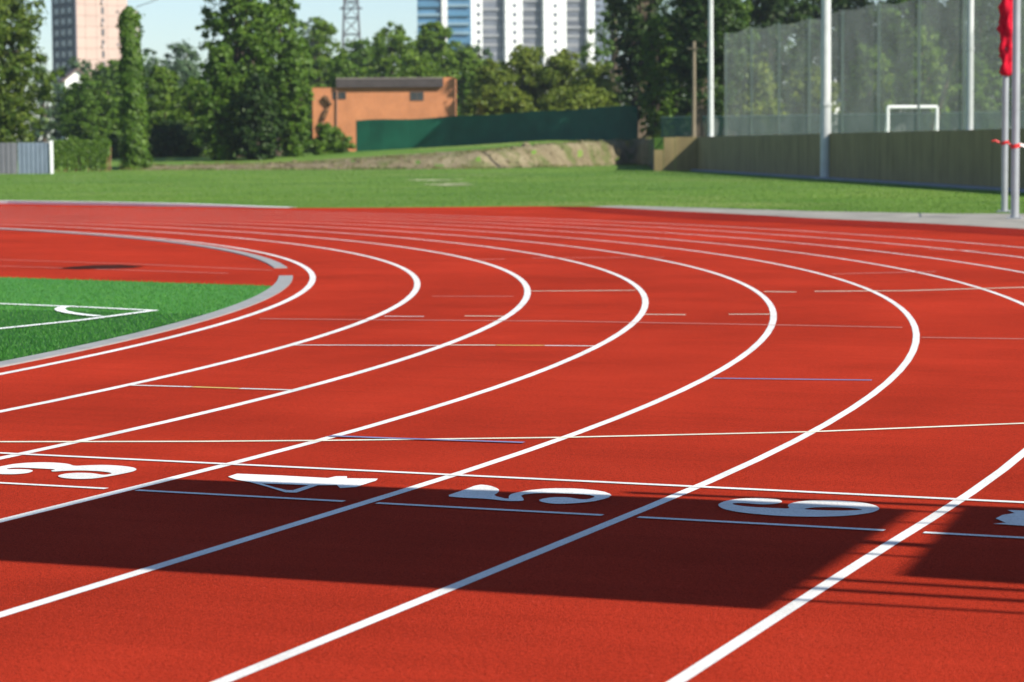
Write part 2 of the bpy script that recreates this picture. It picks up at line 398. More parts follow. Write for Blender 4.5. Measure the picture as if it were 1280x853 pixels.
# inner kerb (raised aluminium/concrete strip) in two runs with the gap between
def th_px_R(R, px, far):
    rng = np.linspace(.02, 2.9, 6000)
    pt = np.array([pxD(R*math.cos(t), CY+R*math.sin(t))[0] for t in rng]); top = rng[pt.argmax()]
    sel = rng > top if far else rng <= top
    idx = np.where(sel)[0]; return rng[idx[abs(pt[idx]-px).argmin()]]
def kerb_run(name, mat, Ra, Rb, h, t0, t1, n=60, straight=False, label=None):
    mb = MB(); ts = np.linspace(t0, t1, n)
    prof = []
    P = lambda R, t, z: (R*math.cos(t), CY+R*math.sin(t), z)
    cen = [(lambda R, z, t=t: P(R, t, z)) for t in ts]
    if straight:
        cen = [(lambda R, z, y=y: (R, y, z)) for y in np.linspace(-40, CY-.3, 14)] + cen
    for a, b in zip(cen[:-1], cen[1:]):
        mb.quad(a(Ra, h), a(Rb, h), b(Rb, h), b(Ra, h)); mb.quad(a(Rb, 0), b(Rb, 0), b(Rb, h), a(Rb, h))
        mb.quad(b(Ra, 0), a(Ra, 0), a(Ra, h), b(Ra, h))
    for e, fl in ((cen[0], 0), (cen[-1], 1)):
        q = [e(Ra, 0), e(Rb, 0), e(Rb, h), e(Ra, h)]; mb.quad(*(q[::-1] if fl else q))
    return tag(mb.build(name, mat), kind='structure')
kerb_run('kerb', M['kerb'], 36.01, 36.18, .012, 0, th_px_R(36.06, 362, False), 60, True)
kerb_run('kerb', M['kerb'], 36.01, 36.18, .012, th_px_R(36.06, 346, True), 2.6, 60)
# outer kerb and path
tL = polar(360, 260.2)[0]; tR0 = polar(733, 258.6)[0]
mb = MB(); ts = np.linspace(tL, 2.7, 60); PK = lambda t, d, z: ((redge(t)+d)*math.cos(t), CY+(redge(t)+d)*math.sin(t), z)
hk = lambda t: .085*min(1, .15+(t-tL)/.10)
for a, b in zip(ts[:-1], ts[1:]):
    mb.quad(PK(a, 0, hk(a)), PK(a, .3, hk(a)), PK(b, .3, hk(b)), PK(b, 0, hk(b))); mb.quad(PK(b, 0, 0), PK(a, 0, 0), PK(a, 0, hk(a)), PK(b, 0, hk(b))); mb.quad(PK(a, .3, 0), PK(b, .3, 0), PK(b, .3, hk(b)), PK(a, .3, hk(a)))
tag(mb.build('kerb', M['kerbw']), kind='structure')
mb = MB(); sector(mb, 0, 0, .004, 0, tR0, 120, fa=redge, fb=rpath)
tag(mb.build('concrete_path', M['conc']), kind='structure')

# ------------------------------------------------------------------ football pitch (artificial turf)
m, nt, b = newmat('artificial_turf')
v = nd(nt, 'ShaderNodeTexCoord').outputs['Object']
sep = nd(nt, 'ShaderNodeSeparateXYZ'); nt.links.new(v, sep.inputs[0])
cmp_ = nd(nt, 'ShaderNodeMath', operation='GREATER_THAN'); nt.links.new(sep.outputs['Y'], cmp_.inputs[0]); cmp_.inputs[1].default_value = 9.75
c = mix(nt, (.014, .080, .010), (.05, .19, .03), cmp_.outputs[0])
c = mix(nt, c, ramp(nt, noise(nt, 40, 4, .7, v), [(.3, (.65,)*3), (.7, (1.25,)*3)]), .8, 'MULTIPLY')
nt.links.new(c, b.inputs['Base Color']); b.inputs['Roughness'].default_value = .85; b.inputs['Specular IOR Level'].default_value = .2
M['turf'] = m
gA, gB = G(0, 347), G(345, 358)
dirT = (gB-gA)[:2]/np.linalg.norm((gB-gA)[:2])
rin = 36.005
outl = [(rin*math.cos(t), CY+rin*math.sin(t)) for t in np.linspace(0, .8, 120)]
nT = np.array([dirT[1], -dirT[0]])
outl = [q for q in outl if (np.array(q)-gB[:2])@nT > 0]
last = np.array(outl[-1]); farL = gA[:2]-dirT*40
turf_poly = [(rin, -40)] + outl + [tuple(farL), (farL[0], -40)]
mb = MB(); mb.v = [(x, y, .006) for x, y in turf_poly]; mb.f = [tuple(range(len(turf_poly)))]; mb.m = [0]
pitch = tag(mb.build('football_pitch', M['turf']), kind='structure')
M['pitch_white'] = simple('pitch_line_white', (.80, .82, .78), .8, .06, 30)
cn = G(194, 390)
p1 = [G(*q) for q in [(-120, 377.8), (0, 381.3), (110, 385.8)]] + [cn]; p2 = [cn] + [G(*q) for q in [(100, 402.5), (0, 413), (-120, 424)]]
p1 = [p1[0]+(p1[0]-p1[1])*6] + p1; p2 = p2 + [p2[-1]+(p2[-1]-p2[-2])*9]
mb = MB(); strip(mb, p1, .10, .014); strip(mb, p2, .09, .016); mb.build('corner_line', M['pitch_white'], pitch)
arcp = [G(*q) for q in [(88, 384.6), (78, 386.5), (74, 388.5), (78, 391), (88, 393.4), (104, 395.6), (124, 397.6)]]
mb = MB(); strip(mb, arcp, .10, .018); mb.build('corner_arc', M['pitch_white'], pitch)
# turf fibres
def blades(name, X, Y, Z, H, Wd, mat, lean=.5, parent=None):
    n = len(X); a = RNG.uniform(0, 2*np.pi, n); l = RNG.uniform(0, lean, n)*H; la = RNG.uniform(0, 2*np.pi, n)
    base = np.stack([X, Y, Z], 1); d = np.stack([np.cos(a), np.sin(a), 0*a], 1)*Wd[:, None]/2
    tip = base + np.stack([np.cos(la)*l, np.sin(la)*l, H], 1)
    V = np.stack([base-d, base+d, tip], 1).reshape(-1, 3)
    return np_mesh(name, V, np.arange(3*n).reshape(-1, 3), mat, parent)
n = 230000
D = 1/RNG.uniform(1/33, 1/13.5, n); X = (RNG.uniform(-420, 380, n)-640)/F*D
P = CAM[:2] + X[:, None]*RH[:2] + D[:, None]*FH[:2]
ok = (np.hypot(P[:, 0], P[:, 1]-CY) < rin-.02) & (((P-gB[:2])@nT) > 0.02)
def near_line(P, pts, w):
    r = np.zeros(len(P), bool)
    for a, b in zip(pts[:-1], pts[1:]):
        a, b = np.array(a[:2]), np.array(b[:2]); t = np.clip(((P-a)@(b-a))/((b-a)@(b-a)), 0, 1)
        r |= np.linalg.norm(P-(a+t[:, None]*(b-a)), axis=1) < w
    return r
ok &= ~(near_line(P, p1, .055) | near_line(P, p2, .05) | near_line(P, arcp, .055))
P = P[ok]; D = D[ok]; n = len(P)
tag(blades('turf_fibre', P[:, 0], P[:, 1], np.full(n, .006), RNG.uniform(.012, .032, n), RNG.uniform(.003, .007, n), M['turf_blade'], 1.0), kind='stuff')
# meadow grass
n = 260000
D = 1/RNG.uniform(1/215, 1/50, n); px = RNG.uniform(-250, 1550, n); X = (px-640+KO)/KX*D
P = CAM[:2] + X[:, None]*RH[:2] + D[:, None]*FH[:2]
rr = np.hypot(P[:, 0], P[:, 1]-CY); th = np.arctan2(P[:, 1]-CY, P[:, 0])
tg = np.linspace(-.1, 3.2, 1500); lim = np.interp(th, tg, [max(redge(t)+.28*(t > tL), rpath(t) if t < tR0 else 0)+.05 for t in tg])
s = D-toe_at(px)
patch = np.sin(P[:, 0]*.31+1.3*np.sin(P[:, 1]*.17))*np.sin(P[:, 1]*.23+np.sin(P[:, 0]*.11))
keep = (rr > lim) & ((s < -.05) | ((s > lerp(px, [150, 300, 430, 560, 690, 818], [3.2, 5.2, 7.5, 8.0, 4.5, 3.6])-.2) & (px < 812)) | ((s > 0) & (px < 812) & (RNG.random(n) < .18))) & (RNG.random(n) < .75+.25*patch)
P, D, px = P[keep], D[keep], px[keep]; n = len(P)
H = RNG.uniform(.015, .05, n)*(.7+D/220)
tag(blades('grass', P[:, 0], P[:, 1], terrain(px, D)-.005, H, RNG.uniform(.010, .022, n)*(D/60), M['blade'], 1.2), kind='stuff')
# worn chalk and dry streaks on the field
M['dry'] = simple('dry_grass_patch', (.36, .37, .20), .95, .3, 1)
mb = MB()
for k in range(34):
    if k < 20: px_, py_ = RNG.uniform(512, 575), RNG.uniform(224.4, 226.8)
    else: px_, py_ = RNG.uniform(545, 582), RNG.uniform(229.5, 232.5)
    c0_ = G(px_, py_); rr_ = RNG.uniform(.18, .5); nn_ = 9; i0 = len(mb.v)
    for q in range(nn_):
        t = 2*math.pi*q/nn_; r_ = rr_*RNG.uniform(.6, 1.2)
        mb.v.append((c0_[0]+r_*1.6*math.cos(t), c0_[1]+r_*math.sin(t), .006+.0004*k))
    mb.f.append(tuple(range(i0, i0+nn_))); mb.m.append(0)
o_ = mb.build('worn_patch', M['dry'], field); o_['kind'] = 'stuff'

# ------------------------------------------------------------------ retaining wall, fences, poles on the right
m, nt, b = newmat('yellow_concrete')
v = nd(nt, 'ShaderNodeTexCoord').outputs['Object']
c = ramp(nt, noise(nt, .6, 6, .65, v), [(.3, (.22, .165, .068)), (.7, (.30, .235, .10))])
st = ramp(nt, noise(nt, 1.6, 4, .6, v, stretch=(1, 1, .12)), [(.35, (.72,)*3), (.65, (1.05,)*3)])
c = mix(nt, c, st, .8, 'MULTIPLY')
nt.links.new(c, b.inputs['Base Color']); b.inputs['Roughness'].default_value = .9
M['wall'] = m
wl = [W(819.5, 213.1, float(toe_at(872))+.2), W(872, 213.6, float(toe_at(872))), W(1250, 237, float(toe_at(1250))), W(1700, 266, float(toe_at(1700)))]
wl = [np.array([q[0], q[1], 0.0]) for q in wl]
wall = empty('retaining_wall', wl[1], 'long low yellow concrete retaining wall across the right of the field', 'wall')
ud = (wl[3]-wl[1])/np.linalg.norm(wl[3]-wl[1]); nb = np.array([-ud[1], ud[0], 0]); nb = nb if nb@FH > 0 else -nb
Lw = np.linalg.norm(wl[3]-wl[1])
mb = MB(); npn = int(Lw/2.4)
for k in range(npn):
    mb.box(wl[1]+ud*(k*2.4+.012), ud*2.376, nb*.55, (0, 0, 2.0))
mb.build('wall_panel', M['wall'], wall)
ur = (wl[0]-wl[1])/np.linalg.norm(wl[0]-wl[1]); nr = np.array([-ur[1], ur[0], 0]); nr = nr if nr@FH > 0 else -nr
Lr = np.linalg.norm(wl[0]-wl[1])
mb = MB(); mb.box(wl[1]+ur*.02, ur*(Lr*.52), nr*.55, (0, 0, 2.0)); mb.box(wl[1]+ur*(Lr*.52+.05), ur*(Lr*.26), nr*.55, (0, 0, 1.98)); mb.box(wl[1]+ur*(Lr*.78+.08), ur*(Lr*.22), nr*.55, (0, 0, 1.25))
mb.build('end_wall', M['wall'], wall)
M['bluecon'] = simple('blue_grey_gutter', (.20, .21, .25), .8, .1, 1)
mb = MB(); mb.box(wl[1]-nb*.45+np.array([0, 0, -.02]), ud*Lw, nb*.44, (0, 0, .10)); mb.build('gutter', M['bluecon'], wall)

M['greenpost'] = simple('green_steel', (.015, .042, .03), .5, .15, 3)
m, nt, b = newmat('netting')
tr = nd(nt, 'ShaderNodeBsdfTransparent'); ms = nd(nt, 'ShaderNodeMixShader')
b.inputs['Base Color'].default_value = (.40, .43, .40, 1); tl = nd(nt, 'ShaderNodeBsdfTranslucent'); tl.inputs['Color'].default_value = (.40, .43, .40, 1); mt = nd(nt, 'ShaderNodeMixShader'); mt.inputs[0].default_value = .4; nt.links.new(b.outputs[0], mt.inputs[1]); nt.links.new(tl.outputs[0], mt.inputs[2]); b.inputs['Roughness'].default_value = .9
v = nd(nt, 'ShaderNodeTexCoord').outputs['Object']
nt.links.new(ramp(nt, noise(nt, .5, 4, .6, v), [(.3, (.20,)*3), (.7, (.36,)*3)]), ms.inputs[0])
nt.links.new(tr.outputs[0], ms.inputs[1]); nt.links.new(mt.outputs[0], ms.inputs[2]); nt.links.new(ms.outputs[0], nt.nodes['Material Output'].inputs['Surface'])
M['net'] = m
fa = W(905, 100, 149.0); fb = W(1110, 100, 117.0); fa[2] = fb[2] = 0
fd = (fb-fa)/np.linalg.norm(fb-fa); nf = np.array([-fd[1], fd[0], 0])
net = empty('net_fence', (*fa[:2], 2.0), 'tall grey ball-stop netting on dark green posts above the yellow wall', 'fence')
NL, NS = 66, 6.1
mb = MB()
for k in range(int(NL/NS)):
    a = fa+fd*(k*NS); b2 = fa+fd*((k+1)*NS); z1a = 8.1+.10*math.sin(k*1.7); z1b = 8.1+.10*math.sin((k+1)*1.7)
    am = (a+b2)/2; zm = min(z1a, z1b)-.12
    mb.quad((*a[:2], 2), (*am[:2], 2), (*am[:2], zm), (*a[:2], z1a)); mb.quad((*am[:2], 2), (*b2[:2], 2), (*b2[:2], z1b), (*am[:2], zm))
mb.build('netting', M['net'], net)
for k in range(int(NL/NS)+1):
    a = fa+fd*(k*NS)+nf*.12; mb = MB(); mb.tube([(*a[:2], 1.9), (*a[:2], 8.15)], .06 if k else .05, 8); mb.build('post', M['greenpost'], net)
# low green mesh fence farther back on the upper level
m2, nt, b = newmat('green_mesh')
tr = nd(nt, 'ShaderNodeBsdfTransparent'); ms = nd(nt, 'ShaderNodeMixShader'); ms.inputs[0].default_value = .55
b.inputs['Base Color'].default_value = (.05, .13, .10, 1); b.inputs['Roughness'].default_value = .7
nt.links.new(tr.outputs[0], ms.inputs[1]); nt.links.new(b.outputs[0], ms.inputs[2]); nt.links.new(ms.outputs[0], nt.nodes['Material Output'].inputs['Surface'])
la, lb = W(826, 150, 192.0), W(1420, 150, 165.0); la[2] = lb[2] = 2.0
lo = empty('mesh_fence', la, 'low dark green mesh fence behind the pale poles beyond the yellow wall', 'fence')
ld = (lb-la)/np.linalg.norm(lb-la); LL = np.linalg.norm(lb-la)
mb = MB(); mb.box(la+np.array([0, 0, .05]), ld*LL, np.array([-ld[1], ld[0], 0])*.02, (0, 0, 1.55)); mb.build('mesh_panel', m2, lo)
mb = MB(); mb.box(la+np.array([0, 0, 1.61]), ld*LL, np.array([-ld[1], ld[0], 0])*.06, (0, 0, .06)); mb.build('top_rail', simple('rail_grey', (.25, .32, .30), .5), lo)
for k in range(int(LL/4)+1):
    a = la+ld*(k*4)+np.array([-ld[1], ld[0], 0])*.08; mb = MB(); mb.tube([a, a+np.array([0, 0, 1.66])], .04, 6); mb.build('post', M['greenpost'], lo)

M['pale'] = simple('pale_painted_steel', (.50, .51, .49), .45, .10, 2)
M['galv'] = simple('galvanised_steel', (.36, .37, .38), .38, .10, 3, metal=.35)
M['wood'] = simple('weathered_wood', (.17, .135, .09), .85, .2, 4)
def mast(name, base, h, r0, r1, mat, label, group=None, collar=True, cat='pole'):
    e = empty(name, base, label, cat, group)
    mb = MB(); n = 8
    mb.tube([base+np.array([0, 0, h*k/n]) for k in range(n+1)], [r0+(r1-r0)*k/n for k in range(n+1)], 14)
    mb.build('shaft', mat, e, smooth=False)
    if collar:
        mb = MB(); mb.tube([base+np.array([0, 0, .0]), base+np.array([0, 0, .03])], r0*2.1, 12); mb.build('base_plate', M['galv'], e)
        mb = MB(); mb.tube([base+np.array([0, 0, 3.2]), base+np.array([0, 0, 3.32])], r0*1.12, 12); mb.build('band', mat, e)
    return e
b0 = W(1033, 224, 111.0); b0 = np.array([b0[0], b0[1], 0.0])
tD = float(toe_at(1033)); b0 = W(1032, 223, tD-.9); b0[2] = 0
mast('light_mast', b0, 13, .24, .18, M['pale'], 'thickest pale pole, standing on the grass in front of the yellow wall', cat='mast')
b1 = W(888.5, 170, 163.0); b1[2] = 2.0
mast('light_mast', b1, 13, .19, .14, M['pale'], 'pale pole above the corner of the yellow wall, left of the netting', cat='mast')
b2_ = W(1212, 168, 99.0); b2_[2] = 2.0
mast('light_mast', b2_, 12, .14, .11, M['pale'], 'slim pale pole on top of the wall, right of the small goal', cat='mast')
b3 = W(867, 171, 158.0); b3[2] = 2.0
e = empty('wooden_pole', b3, 'short weathered wooden pole at the end corner of the yellow wall', 'pole')
mb = MB(); mb.tube([b3, b3+np.array([.03, 0, 3]), b3+np.array([.02, .02, 6.0])], [.15, .13, .11], 10); mb.build('shaft', M['wood'], e)
mb = MB(); mb.box(b3+np.array([-.3, -.14, 5.5]), (.6, 0, 0), (0, .06, 0), (0, 0, .1)); mb.build('crossbar', M['wood'], e)

# flag poles beside the track
def flagpole(pxb, pyb, r, label, h=7.5):
    b = G(pxb, pyb, .01); b[2] = .0
    e = empty('flagpole', b, label, 'flagpole', 'flagpoles beside the track')
    mb = MB(); mb.tube([b, b+np.array([0, 0, h*.5]), b+np.array([0, 0, h])], [r, r*.95, r*.8], 16); mb.build('shaft', M['galv'], e)
    mb = MB(); mb.box(b+np.array([-.16, -.16, .006]), (.32, 0, 0), (0, .32, 0), (0, 0, .02)); mb.build('base_plate', M['galv'], e)
    for q in range(4):
        mb = MB(); a = math.pi/4+q*math.pi/2; mb.tube([b+np.array([.14*math.cos(a), .14*math.sin(a), .02]), b+np.array([.14*math.cos(a), .14*math.sin(a), .06])], .014, 6)
        mb.build('anchor_bolt', M['galv'], e)
    mb = MB(); mb.tube([b+np.array([0, 0, h]), b+np.array([0, 0, h+.05]), b+np.array([0, 0, h+.1])], [r, r*1.2, r*.3], 10); mb.build('finial', M['galv'], e)
    return b
pA = flagpole(1255.5, 265, .075, 'flagpole beside the track with the rolled red banner hanging on it', 7.5)
pB = flagpole(1268.5, 273, .085, 'bare grey flagpole nearest the track at the right edge', 7.9)
M['red'] = simple('red_cloth', (.50, .010, .028), .95, .30, 9, spec=.08, bmp=.6, bdist=.03)
M['tape'] = simple('red_tape', (.62, .02, .02), .5, .1, 4)
# hanging red banner: a gathered cloth tube with folds
mb = MB(); nseg = 46; DA = (pA-CAM)@FH
cx = W(1258.3, 50, DA-.05)
for ring_i in range(nseg):
    z = 3.05+ring_i*.085
    for j in range(20):
        t = 2*math.pi*j/20
        r = .118+.035*math.sin(3*t+ring_i*.35)+.028*math.sin(5*t-ring_i*.8)+.018*math.sin(ring_i*1.1)+.030*RNG.normal()*(j % 2)
        if ring_i == 0: r *= .75
        mb.v.append((cx[0]+r*math.cos(t)*1.05, cx[1]+r*math.sin(t)*.8, z+.02*math.sin(2*t)))
for a in range(nseg-1):
    for j in range(20):
        A = a*20+j; B = a*20+(j+1) % 20; mb.f.append((A, B, B+20, A+20)); mb.m.append(0)
mb.f.append(tuple(range(20))[::-1]); mb.m.append(0)
tag(mb.build('banner', M['red'], smooth=True), 'rolled red banner hanging on the left flagpole at the top right', 'banner')
# barrier tape: loops round both poles, sagging between and running off to the right
def tape_loop(mb, c, r, z, tilt, h=.075):
    for j in range(16):
        a, b = 2*math.pi*j/16, 2*math.pi*(j+1)/16
        f = lambda t: (c[0]+r*math.cos(t), c[1]+r*math.sin(t), z+tilt*math.cos(t))
        p, q = f(a), f(b); mb.quad(p, q, (q[0], q[1], q[2]+h), (p[0], p[1], p[2]+h))
te = empty('barrier_tape', (pB[0], pB[1], 1.4), 'red and white barrier tape tied round the two flagpoles', 'tape')
zA = W(1255, 178.5, DA)[2]; zB = W(1268, 182.5, (pB-CAM)@FH)[2]
mb = MB(); tape_loop(mb, pA, .085, zA-.04, .02, .07)
uA = (pB-pA)/np.linalg.norm(pB-pA)
def ribbon(mb, a, b, h, sag, n=8):
    P = [a+(b-a)*k/n-np.array([0, 0, sag*4*(k/n)*(1-k/n)]) for k in range(n+1)]
    for p, q in zip(P[:-1], P[1:]): mb.quad(p, q, q+np.array([0, 0, h]), p+np.array([0, 0, h]))
kA = np.array([pA[0], pA[1], zA]); kB = np.array([pB[0], pB[1], zB])
mb.tube([kA+np.array([-.08, -.02, 0])-RH*.05, kA-RH*.22+np.array([0, 0, .05]), kA-RH*.30+np.array([0, 0, .03])], [.03, .022, .012], 6)
mb.build('red_wrap', M['tape'], te); mb = MB(); tape_loop(mb, pB, .095, zB-.05, .02, .08)
mb.tube([kB-RH*.08, kB-RH*.14+np.array([0, 0, .05]), kB-RH*.17+np.array([0, 0, .07])], [.03, .025, .012], 6)
mb.build('red_wrap', M['tape'], te)
mb = MB(); ribbon(mb, kA+RH*.07, kB-RH*.02, .03, .02); ribbon(mb, kB+RH*.09, kB+RH*2.6+FH*2.0-np.array([0, 0, .12]), .06, .15)
mb.build('white_ribbon', simple('tape_white', (.75, .62, .58), .5), te)

# small goal on the upper pitch
gD = 150.0
gl, gr = W(1109.5, 168, gD), W(1171, 168, gD+.6); gl[2] = gr[2] = 2.0
goal = empty('football_goal', gl, 'small white football goal seen through the netting', 'goal')
zt = W(1109, 134, gD)[2]
M['whitepost'] = simple('white_post', (.80, .80, .78), .5, .04, 3)
for q in (gl, gr):
    mb = MB(); mb.tube([q, np.array([q[0], q[1], zt])], .10, 10); mb.build('goal_post', M['whitepost'], goal)
mb = MB(); mb.tube([(*gl[:2], zt), (*gr[:2], zt)], .10, 10); mb.build('crossbar', M['whitepost'], goal)
for q in (gl, gr):
    mb = MB(); mb.tube([(*q[:2], zt-.02), q+FH*1.1+np.array([0, 0, .03])], .03, 6); mb.build('back_stay', M['whitepost'], goal)

# ------------------------------------------------------------------ left edge: sheet fence, hedge
M['sheet_dark'] = simple('grey_sheet', (.15, .15, .165), .55, .08, 2)
M['sheet_blue'] = simple('blue_grey_sheet', (.17, .21, .26), .5, .10, 1.5)
DS = 156.0
def ground_pt(px, D, py=200):
    q = W(px, py, D); q[2] = float(terrain(np.array([px]), np.array([D]))[0]); return q
e = empty('sheet_fence', ground_pt(64, DS), 'blue grey sheet metal fence at the left edge ending in a white post', 'fence')
zt = W(40, 178.5, DS)[2]
for a, b, mt in ((-70, -25, 'sheet_dark'), (-24, 21, 'sheet_dark'), (22.5, 62, 'sheet_blue')):
    mb = MB(); A, B = ground_pt(a, DS), ground_pt(b, DS); A[2] = B[2] = 0; n = 14
    for k in range(n):
        o1 = FH*(.05 if k % 2 else 0)
        mb.box(A+(B-A)*k/n+o1, (B-A)/n*1.02, FH*.02, (0, 0, zt))
    mb.build('sheet_panel', M[mt], e)
mb = MB(); q = ground_pt(64.3, DS-.1); mb.box(q-RH*.08, RH*.17, FH*.15, (0, 0, zt+.12-q[2])); mb.build('end_post', M['whitepost'], e)

# ------------------------------------------------------------------ foliage
def leaf_cloud(P, N, size, aspect=.6, jit=.7):
    n = len(P)
    nn = N + RNG.normal(0, jit*.75, (n, 3)); nn /= np.linalg.norm(nn, axis=1)[:, None]+1e-9
    r = RNG.normal(0, 1, (n, 3)); u = np.cross(nn, r); u /= np.linalg.norm(u, axis=1)[:, None]+1e-9
    w = np.cross(nn, u); sz = size*RNG.uniform(.55, 1.3, n)[:, None]
    a = u*sz*.5; b = w*sz*.5*aspect
    # a leaf spray: kite with a bent tip
    V = np.stack([P-a, P-b*.9-a*.1, P+a+nn*sz*.12, P+b*.9-a*.1], 1).reshape(-1, 3)
    return V, np.arange(4*n).reshape(-1, 4)
def crown_points(base, lobes, n, up_bias=.3):
    """lobes: (centre offset, radii). Leaf clumps sit on the lobes' shells, leaves gather round each clump."""
    vol = np.array([l[1][0]*l[1][1]+l[1][0]*l[1][2] for l in lobes]); pr = vol/vol.sum()
    nc = max(40, n//60)
    which = RNG.choice(len(lobes), nc, p=pr)
    c = np.array([l[0] for l in lobes])[which]; r = np.array([l[1] for l in lobes])[which]
    d = RNG.normal(0, 1, (nc, 3)); d /= np.linalg.norm(d, axis=1)[:, None]
    k = np.clip(1.02-np.abs(RNG.normal(0, .16, nc)), .35, 1.1)
    far = RNG.random(nc) < .10; k[far] *= RNG.uniform(1.05, 1.30, far.sum())
    cc = c+d*r*k[:, None]; cn = d/r; cn /= np.linalg.norm(cn, axis=1)[:, None]
    cr_ = r.mean(1)*RNG.uniform(.16, .36, nc)
    m = int(n*.86); w = RNG.integers(0, nc, m)
    e = RNG.normal(0, 1, (m, 3)); e /= np.linalg.norm(e, axis=1)[:, None]
    P = cc[w]+e*(cr_[w]*np.clip(np.abs(RNG.normal(.75, .3, m)), .1, 1.5))[:, None]*np.array([1.1, 1.1, .75])
    N = cn[w]*.7+e*.9
    q = n-m; w2 = RNG.choice(len(lobes), q, p=pr); d2 = RNG.normal(0, 1, (q, 3)); d2 /= np.linalg.norm(d2, axis=1)[:, None]
    P2 = np.array([l[0] for l in lobes])[w2]+d2*np.array([l[1] for l in lobes])[w2]*RNG.uniform(.35, .85, q)[:, None]
    P = base+np.concatenate([P, P2]); N = np.concatenate([N, d2]); N /= np.linalg.norm(N, axis=1)[:, None]; N[:, 2] += up_bias
    P[:, 2] = np.maximum(P[:, 2], base[2]+.05)
    return P, N
def make_tree(px, D, ytop, hw, leaf, label, kind='broad', ybot=None, n=6000, size=None, group=None, cat='tree', name='tree', nl=None):
    base = ground_pt(px, D); zt = W(px, ytop, D)[2]; H = zt-base[2]; r = hw*D/F
    z0 = 0.12*H if ybot is None else max(.0, W(px, ybot, D)[2]-base[2])
    size = (size or max(.16, D*.0011))*1.35; n = int(n*2.0)
    lobes = []; ch = H-z0
    nl = nl or {'broad': 38, 'tall': 42, 'shrub': 22, 'cone': 36}[kind]; hw = hw*1.12; r = hw*D/F
    for k in range(nl):
        t = (k+.5)/nl
        if kind == 'cone': wid = r*(1-.62*t**1.5)
        elif kind == 'tall': wid = r*(.62+.38*math.sin(math.pi*min(1, t*1.05)))*(1-.35*max(0, t-.75)/.25)
        elif kind == 'shrub': wid = r*math.sqrt(max(.12, 1-t**2.2))
        else: wid = r*(math.sin(math.pi*(.16+.80*t))**.75)
        a = k*2.39996+RNG.uniform(0, .9); lr = RNG.uniform(.27, .50)*r*(.8 if kind in ('cone', 'tall') else 1)
        lr = min(lr, wid*.75+.15); rad = max(0, wid-lr)*RNG.uniform(.55, 1.0)
        lz = lr*RNG.uniform(.7, 1.1); z = z0+ch*t
        z = min(max(z, z0+lz*.5), z0+ch-lz*.85)
        lobes.append(((rad*math.cos(a), rad*math.sin(a), z), (lr, lr, lz)))
    lobes.append(((0, 0, z0+ch*.45), (r*.5, r*.5, ch*.34)))
    lobes.append(((RNG.uniform(-.2, .2)*r, 0, z0+ch-min(.16*ch, r*.4)), (r*.28, r*.28, min(.16*ch, r*.4))))
    e = empty(name, base, label, cat, group)
    P, N = crown_points(base, lobes, n); V, Qd = leaf_cloud(P, N, size)
    np_mesh('crown', V, Qd, M[leaf], e)
    mb = MB(); tr = max(.08, .035*H)*(.6 if kind == 'shrub' else 1)
    lean = RNG.normal(0, .02*H, 2)
    pts = [base+np.array([lean[0]*t, lean[1]*t, -.15+H*.8*t]) for t in (0, .08, .3, .6, 1)]
    mb.tube(pts, [tr*1.35, tr, tr*.8, tr*.5, tr*.15], 9)
    for l in lobes[:nl:3]:
        t = RNG.uniform(.2, .55); s = base+np.array([lean[0]*t, lean[1]*t, H*.8*t]); q = base+np.array(l[0])
        mb.tube([s, (s+q)/2+np.array([0, 0, .05*H]), q], [tr*.42, tr*.28, tr*.1], 6)
    mb.build('trunk', M['bark'], e)
    return e
T = make_tree
# far left
T(-8, 176, -60, 84, 'leaf_yellow', 'large yellowish green tree behind the sheet metal fence at the left edge', 'broad', 186, 15000, .27)
T(112, 235, 96, 44, 'leaf_mid', 'rounded green tree between the left edge tree and the ivy covered column', 'broad', 185, 6000)
T(140, 300, 78, 40, 'leaf_mid', 'green treetop right below the pink tower block', 'broad', 170, 5000)
T(90, 300, 108, 30, 'leaf_dark', 'dark tree in front of the white gabled house', 'broad', 180, 4000)
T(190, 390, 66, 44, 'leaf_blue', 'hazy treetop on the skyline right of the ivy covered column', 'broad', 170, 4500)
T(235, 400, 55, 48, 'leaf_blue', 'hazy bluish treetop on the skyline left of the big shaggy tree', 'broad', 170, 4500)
T(205, 225, 84, 38, 'leaf_bright', 'bright green tree close behind the ivy covered column', 'broad', 200, 7000)
T(243, 215, 100, 34, 'leaf_bright', 'bright green tree touching the left of the big shaggy tree', 'broad', 198, 6000)
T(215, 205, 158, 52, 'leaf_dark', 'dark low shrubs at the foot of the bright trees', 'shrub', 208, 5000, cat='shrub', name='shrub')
# the big shaggy group
T(304, 190, -38, 54, 'leaf_mid', 'tallest shaggy tree in the left half, reaching above the frame', 'tall', 150, 12000, .26)
T(350, 196, -4, 46, 'leaf_mid', 'shaggy tree just right of the tallest one in the left half', 'tall', 160, 9000, .26)
T(276, 186, 56, 38, 'leaf_mid', 'lower left tree of the shaggy group', 'broad', 196, 6500, .25)
T(322, 184, 92, 34, 'leaf_dark', 'dark lower tree at the middle of the shaggy group', 'broad', 200, 7000, .25)
T(366, 188, 64, 29, 'leaf_mid', 'lower right tree of the shaggy group beside the orange building', 'broad', 198, 6500, .25)
T(412, 190, 158, 30, 'leaf_mid', 'round green bush in front of the orange building', 'shrub', 196, 4000, .22, cat='bush', name='bush')
